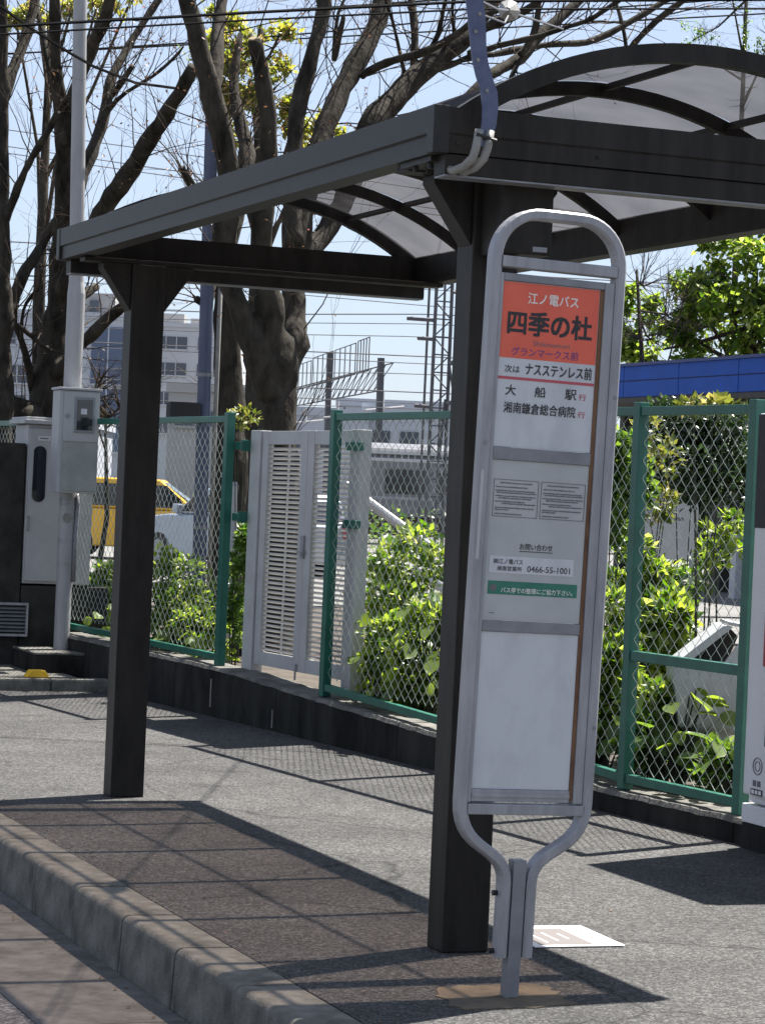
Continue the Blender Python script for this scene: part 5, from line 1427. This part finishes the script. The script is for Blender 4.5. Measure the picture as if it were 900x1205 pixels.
cable('thin cable crossing behind the white pole below the thick cable', [(-12, 36, 4.9), (6.59, 29.68, 6.49), (7.96, 29.14, 6.62), (8.7, 28.85, 6.70), (20, 24.5, 7.9)], .010)
cable('upper thin cable crossing the limbs of the big zelkova', [(-5, 34, 5.6), (9.0, 28.73, 7.07), (10.3, 28.22, 7.22), (11.6, 27.71, 7.38), (24, 23, 8.6)], .013)
cable('lower thin cable crossing the limbs of the big zelkova', [(-5, 30, 4.6), (7.81, 24.9, 6.05), (8.89, 24.47, 6.2), (10.11, 23.99, 6.39), (20, 20, 7.6)], .009)
for nm_, za, zb in (('topmost', 9.75, 9.3), ('middle', 9.36, 8.88), ('lowest', 9.2, 8.74)):
    cable(nm_ + ' of three pale thin wires sloping down behind the left trees', [(13.4 - 13.1, 59.26 + 5.2, za + 1.44), (13.4, 59.26, za), (17.77, 57.53, zb), (17.77 + 8.7, 57.53 - 3.5, zb - .96)], .012, 'overhead_wire', 'pale wires behind the left trees', m='steel')
WZ = sorted([(8.28, 8.53), (8.0, 8.2), (7.04, 7.04), (6.86, 6.80), (6.15, 6.40), (9.6, 9.35), (5.7, 5.72), (5.35, 5.3), (7.6, 7.75), (9.05, 8.8), (10.3, 10.0), (5.0, 5.1)], key=lambda q: -q[0])
ORD = ['topmost', 'second from the top', 'third from the top', 'fourth from the top', 'fifth from the top', 'sixth from the top', 'sixth from the bottom', 'fifth from the bottom', 'fourth from the bottom', 'third from the bottom', 'second from the bottom', 'lowest']
for i, (za, zb) in enumerate(WZ):
    s_ = (zb - za) / 5.3
    cable(ORD[i] + ' of the railway wires in the pale sky beside the gantry', [(31.4 - 42, 89.77 + 16.6 + i * .8, za - s_ * 8), (31.4, 89.77 + i * .8, za), (36.7, 87.67 + i * .8, zb), (36.7 + 42, 87.67 - 16.6 + i * .8, zb + s_ * 8)], .017 if i % 3 else .024, 'overhead_wire', 'railway wires strung across the gantry', m='steel')

# far buildings
def building(label, loc, rz, L, Dp, Hh, m, windows=(), roof=(), name='office_building'):
    b = thing(name, label, 'building', loc, (0, 0, rz))
    mb = MB(); mb.box(0, L, 0, Dp, -6, Hh); mb.build('wall', m, b)
    mb = MB(); mb.box(-.15, L + .15, -.15, Dp + .15, Hh + .002, Hh + .5); mb.build('parapet', m, b)
    for (x0, x1, z0, z1, wm) in windows:
        mb = MB(); mb.box(x0, x1, -.10, -.03, z0, z1); f_ = mb.build('window', wm, b)
        n = max(1, int((x1 - x0) / 1.1))
        if n > 1:
            mb = MB()
            for k in range(1, n): mb.box(x0 + (x1 - x0) * k / n - .05, x0 + (x1 - x0) * k / n + .05, -.16, -.101, z0, z1)
            tag(mb.build('mullions', m, f_), kind='stuff')
        mb = MB(); mb.box(x0 - .1, x1 + .1, -.22, -.03, z0 - .16, z0 - .002); mb.build('sill', m, f_)
    for (x0, x1, y0, y1, z1, mm) in roof:
        mb = MB(); mb.box(x0, x1, y0, y1, Hh + .5, z1); mb.build('roof_housing', mm, b)
    return b
aw = math.atan2(-4.2, 10.9)
building('blue grey office block with a dark glass corner at the far left', (37.0, 200.3, -.36), aw, 18.3, 20, 14.9, 'bgrey',
         [(7.6, 9.6, 12.6, 14.2, 'bwin'), (11.2, 12.6, 12.6, 14.2, 'bwin'), (7.6, 13.2, 9.6, 11.0, 'bwin'), (7.6, 10.5, 6.4, 8.6, 'bwin'), (15.6, 18.2, 9.8, 14.3, 'bglass'), (15.6, 18.2, 4.5, 9.4, 'bglass')],
         [(12.4, 17.2, 1, 12, 17.0, 'bbeige'), (13.5, 14.3, .8, .95, 16.4, 'bwin'), (15.2, 15.9, .8, .95, 16.4, 'bwin')])
building('pale office block with long window bands left of the blue grey pole', (77.5, 292.2, -.36), math.atan2(-3.52, 8.96), 17.5, 25, 20.9, 'bwhite',
         [(a, e, z, z + 1.45, 'bwin') for z in (18.3, 15.2, 11.7, 8.3) for a, e in ((1.0, 6.6), (7.4, 11.1), (12.4, 13.7), (14.4, 17.2))],
         [(7.5, 10.5, 2, 8, 22.6, 'bbeige'), (11.2, 13.2, 3, 9, 22.2, 'bbeige')])
for i, (x, y, L, Hh, m, lab) in enumerate(((43.5, 146, 5.2, 7.6, 'bbeige', 'low pale shed behind the trunk of the big zelkova'), (49.0, 142.5, 5.6, 6.5, 'bgrey', 'low beige shed under the gantry beam'), (54.3, 141.5, 5.5, 6.9, 'bgrey', 'low grey shed right of the gantry'), (59.5, 160, 9, 7.9, 'bgrey', 'long pale shed behind the lattice mast'), (24, 152, 16, 5.2, 'bgrey', 'long low grey shed seen behind the left fence'))):
    building(lab, (x, y, -.36), VA, L, 12, Hh, m, [(.5 + k * 1.7, 1.6 + k * 1.7, Hh - 2.0, Hh - 1.1, 'bwin') for k in range(int((L - .8) / 1.7))], name='railway_shed')

# hedges far right
shrub('clipped_hedge', 'low sunlit hedge beyond the shaded strip of the car park', (24.2, 40.8, .55), (3.2, .6, .45), 3200, .13, 'leaf', 90, cat='hedge', zb=.15, clump=26)
shrub('tall_hedge', 'tall dark hedge behind the shop canopy', (27.2, 44.5, 1.9), (4.6, .9, 2.3), 9000, .20, 'leafd', 91, cat='hedge', zb=.15, clump=44)
shrub('tall_hedge', 'long green hedge along the railway left of the carriage', (20.5, 60.0, .6), (6.5, .8, .75), 1500, .16, 'leaf2', 92, cat='hedge', zb=-.3, clump=30)

# litter: fallen leaves and grit gathered along the kerb and the wall foot
rl = random.Random(77)
mb = MB()
for k in range(420):
    t = rl.random()
    if t < .45: x, y, z = 2.585 + abs(rl.gauss(0, .10)), rl.uniform(5.5, 17), .002
    elif t < .75:
        s_ = rl.uniform(-1, 6.3); q = fpt(s_, -.09 - abs(rl.gauss(0, .10)), 0); x, y, z = q.x, q.y, .002
    elif t < .9: x, y, z = 2.325 - abs(rl.gauss(0, .06)), rl.uniform(6.5, 12), -.188
    else: x, y, z = rl.uniform(2.7, 5.0), rl.uniform(6, 16.5), .002
    a = rl.uniform(0, 6.28); L = rl.uniform(.006, .022)
    mb.leaf((x, y, z + .002), (math.cos(a), math.sin(a), rl.uniform(0, .25)), (0, 0, 1), L, L * .6, .3)
tag(mb.build('fallen_leaves', 'leafr', recalc=False), 'scatter of small dry fallen leaves along kerb and wall foot', 'litter', kind='stuff')
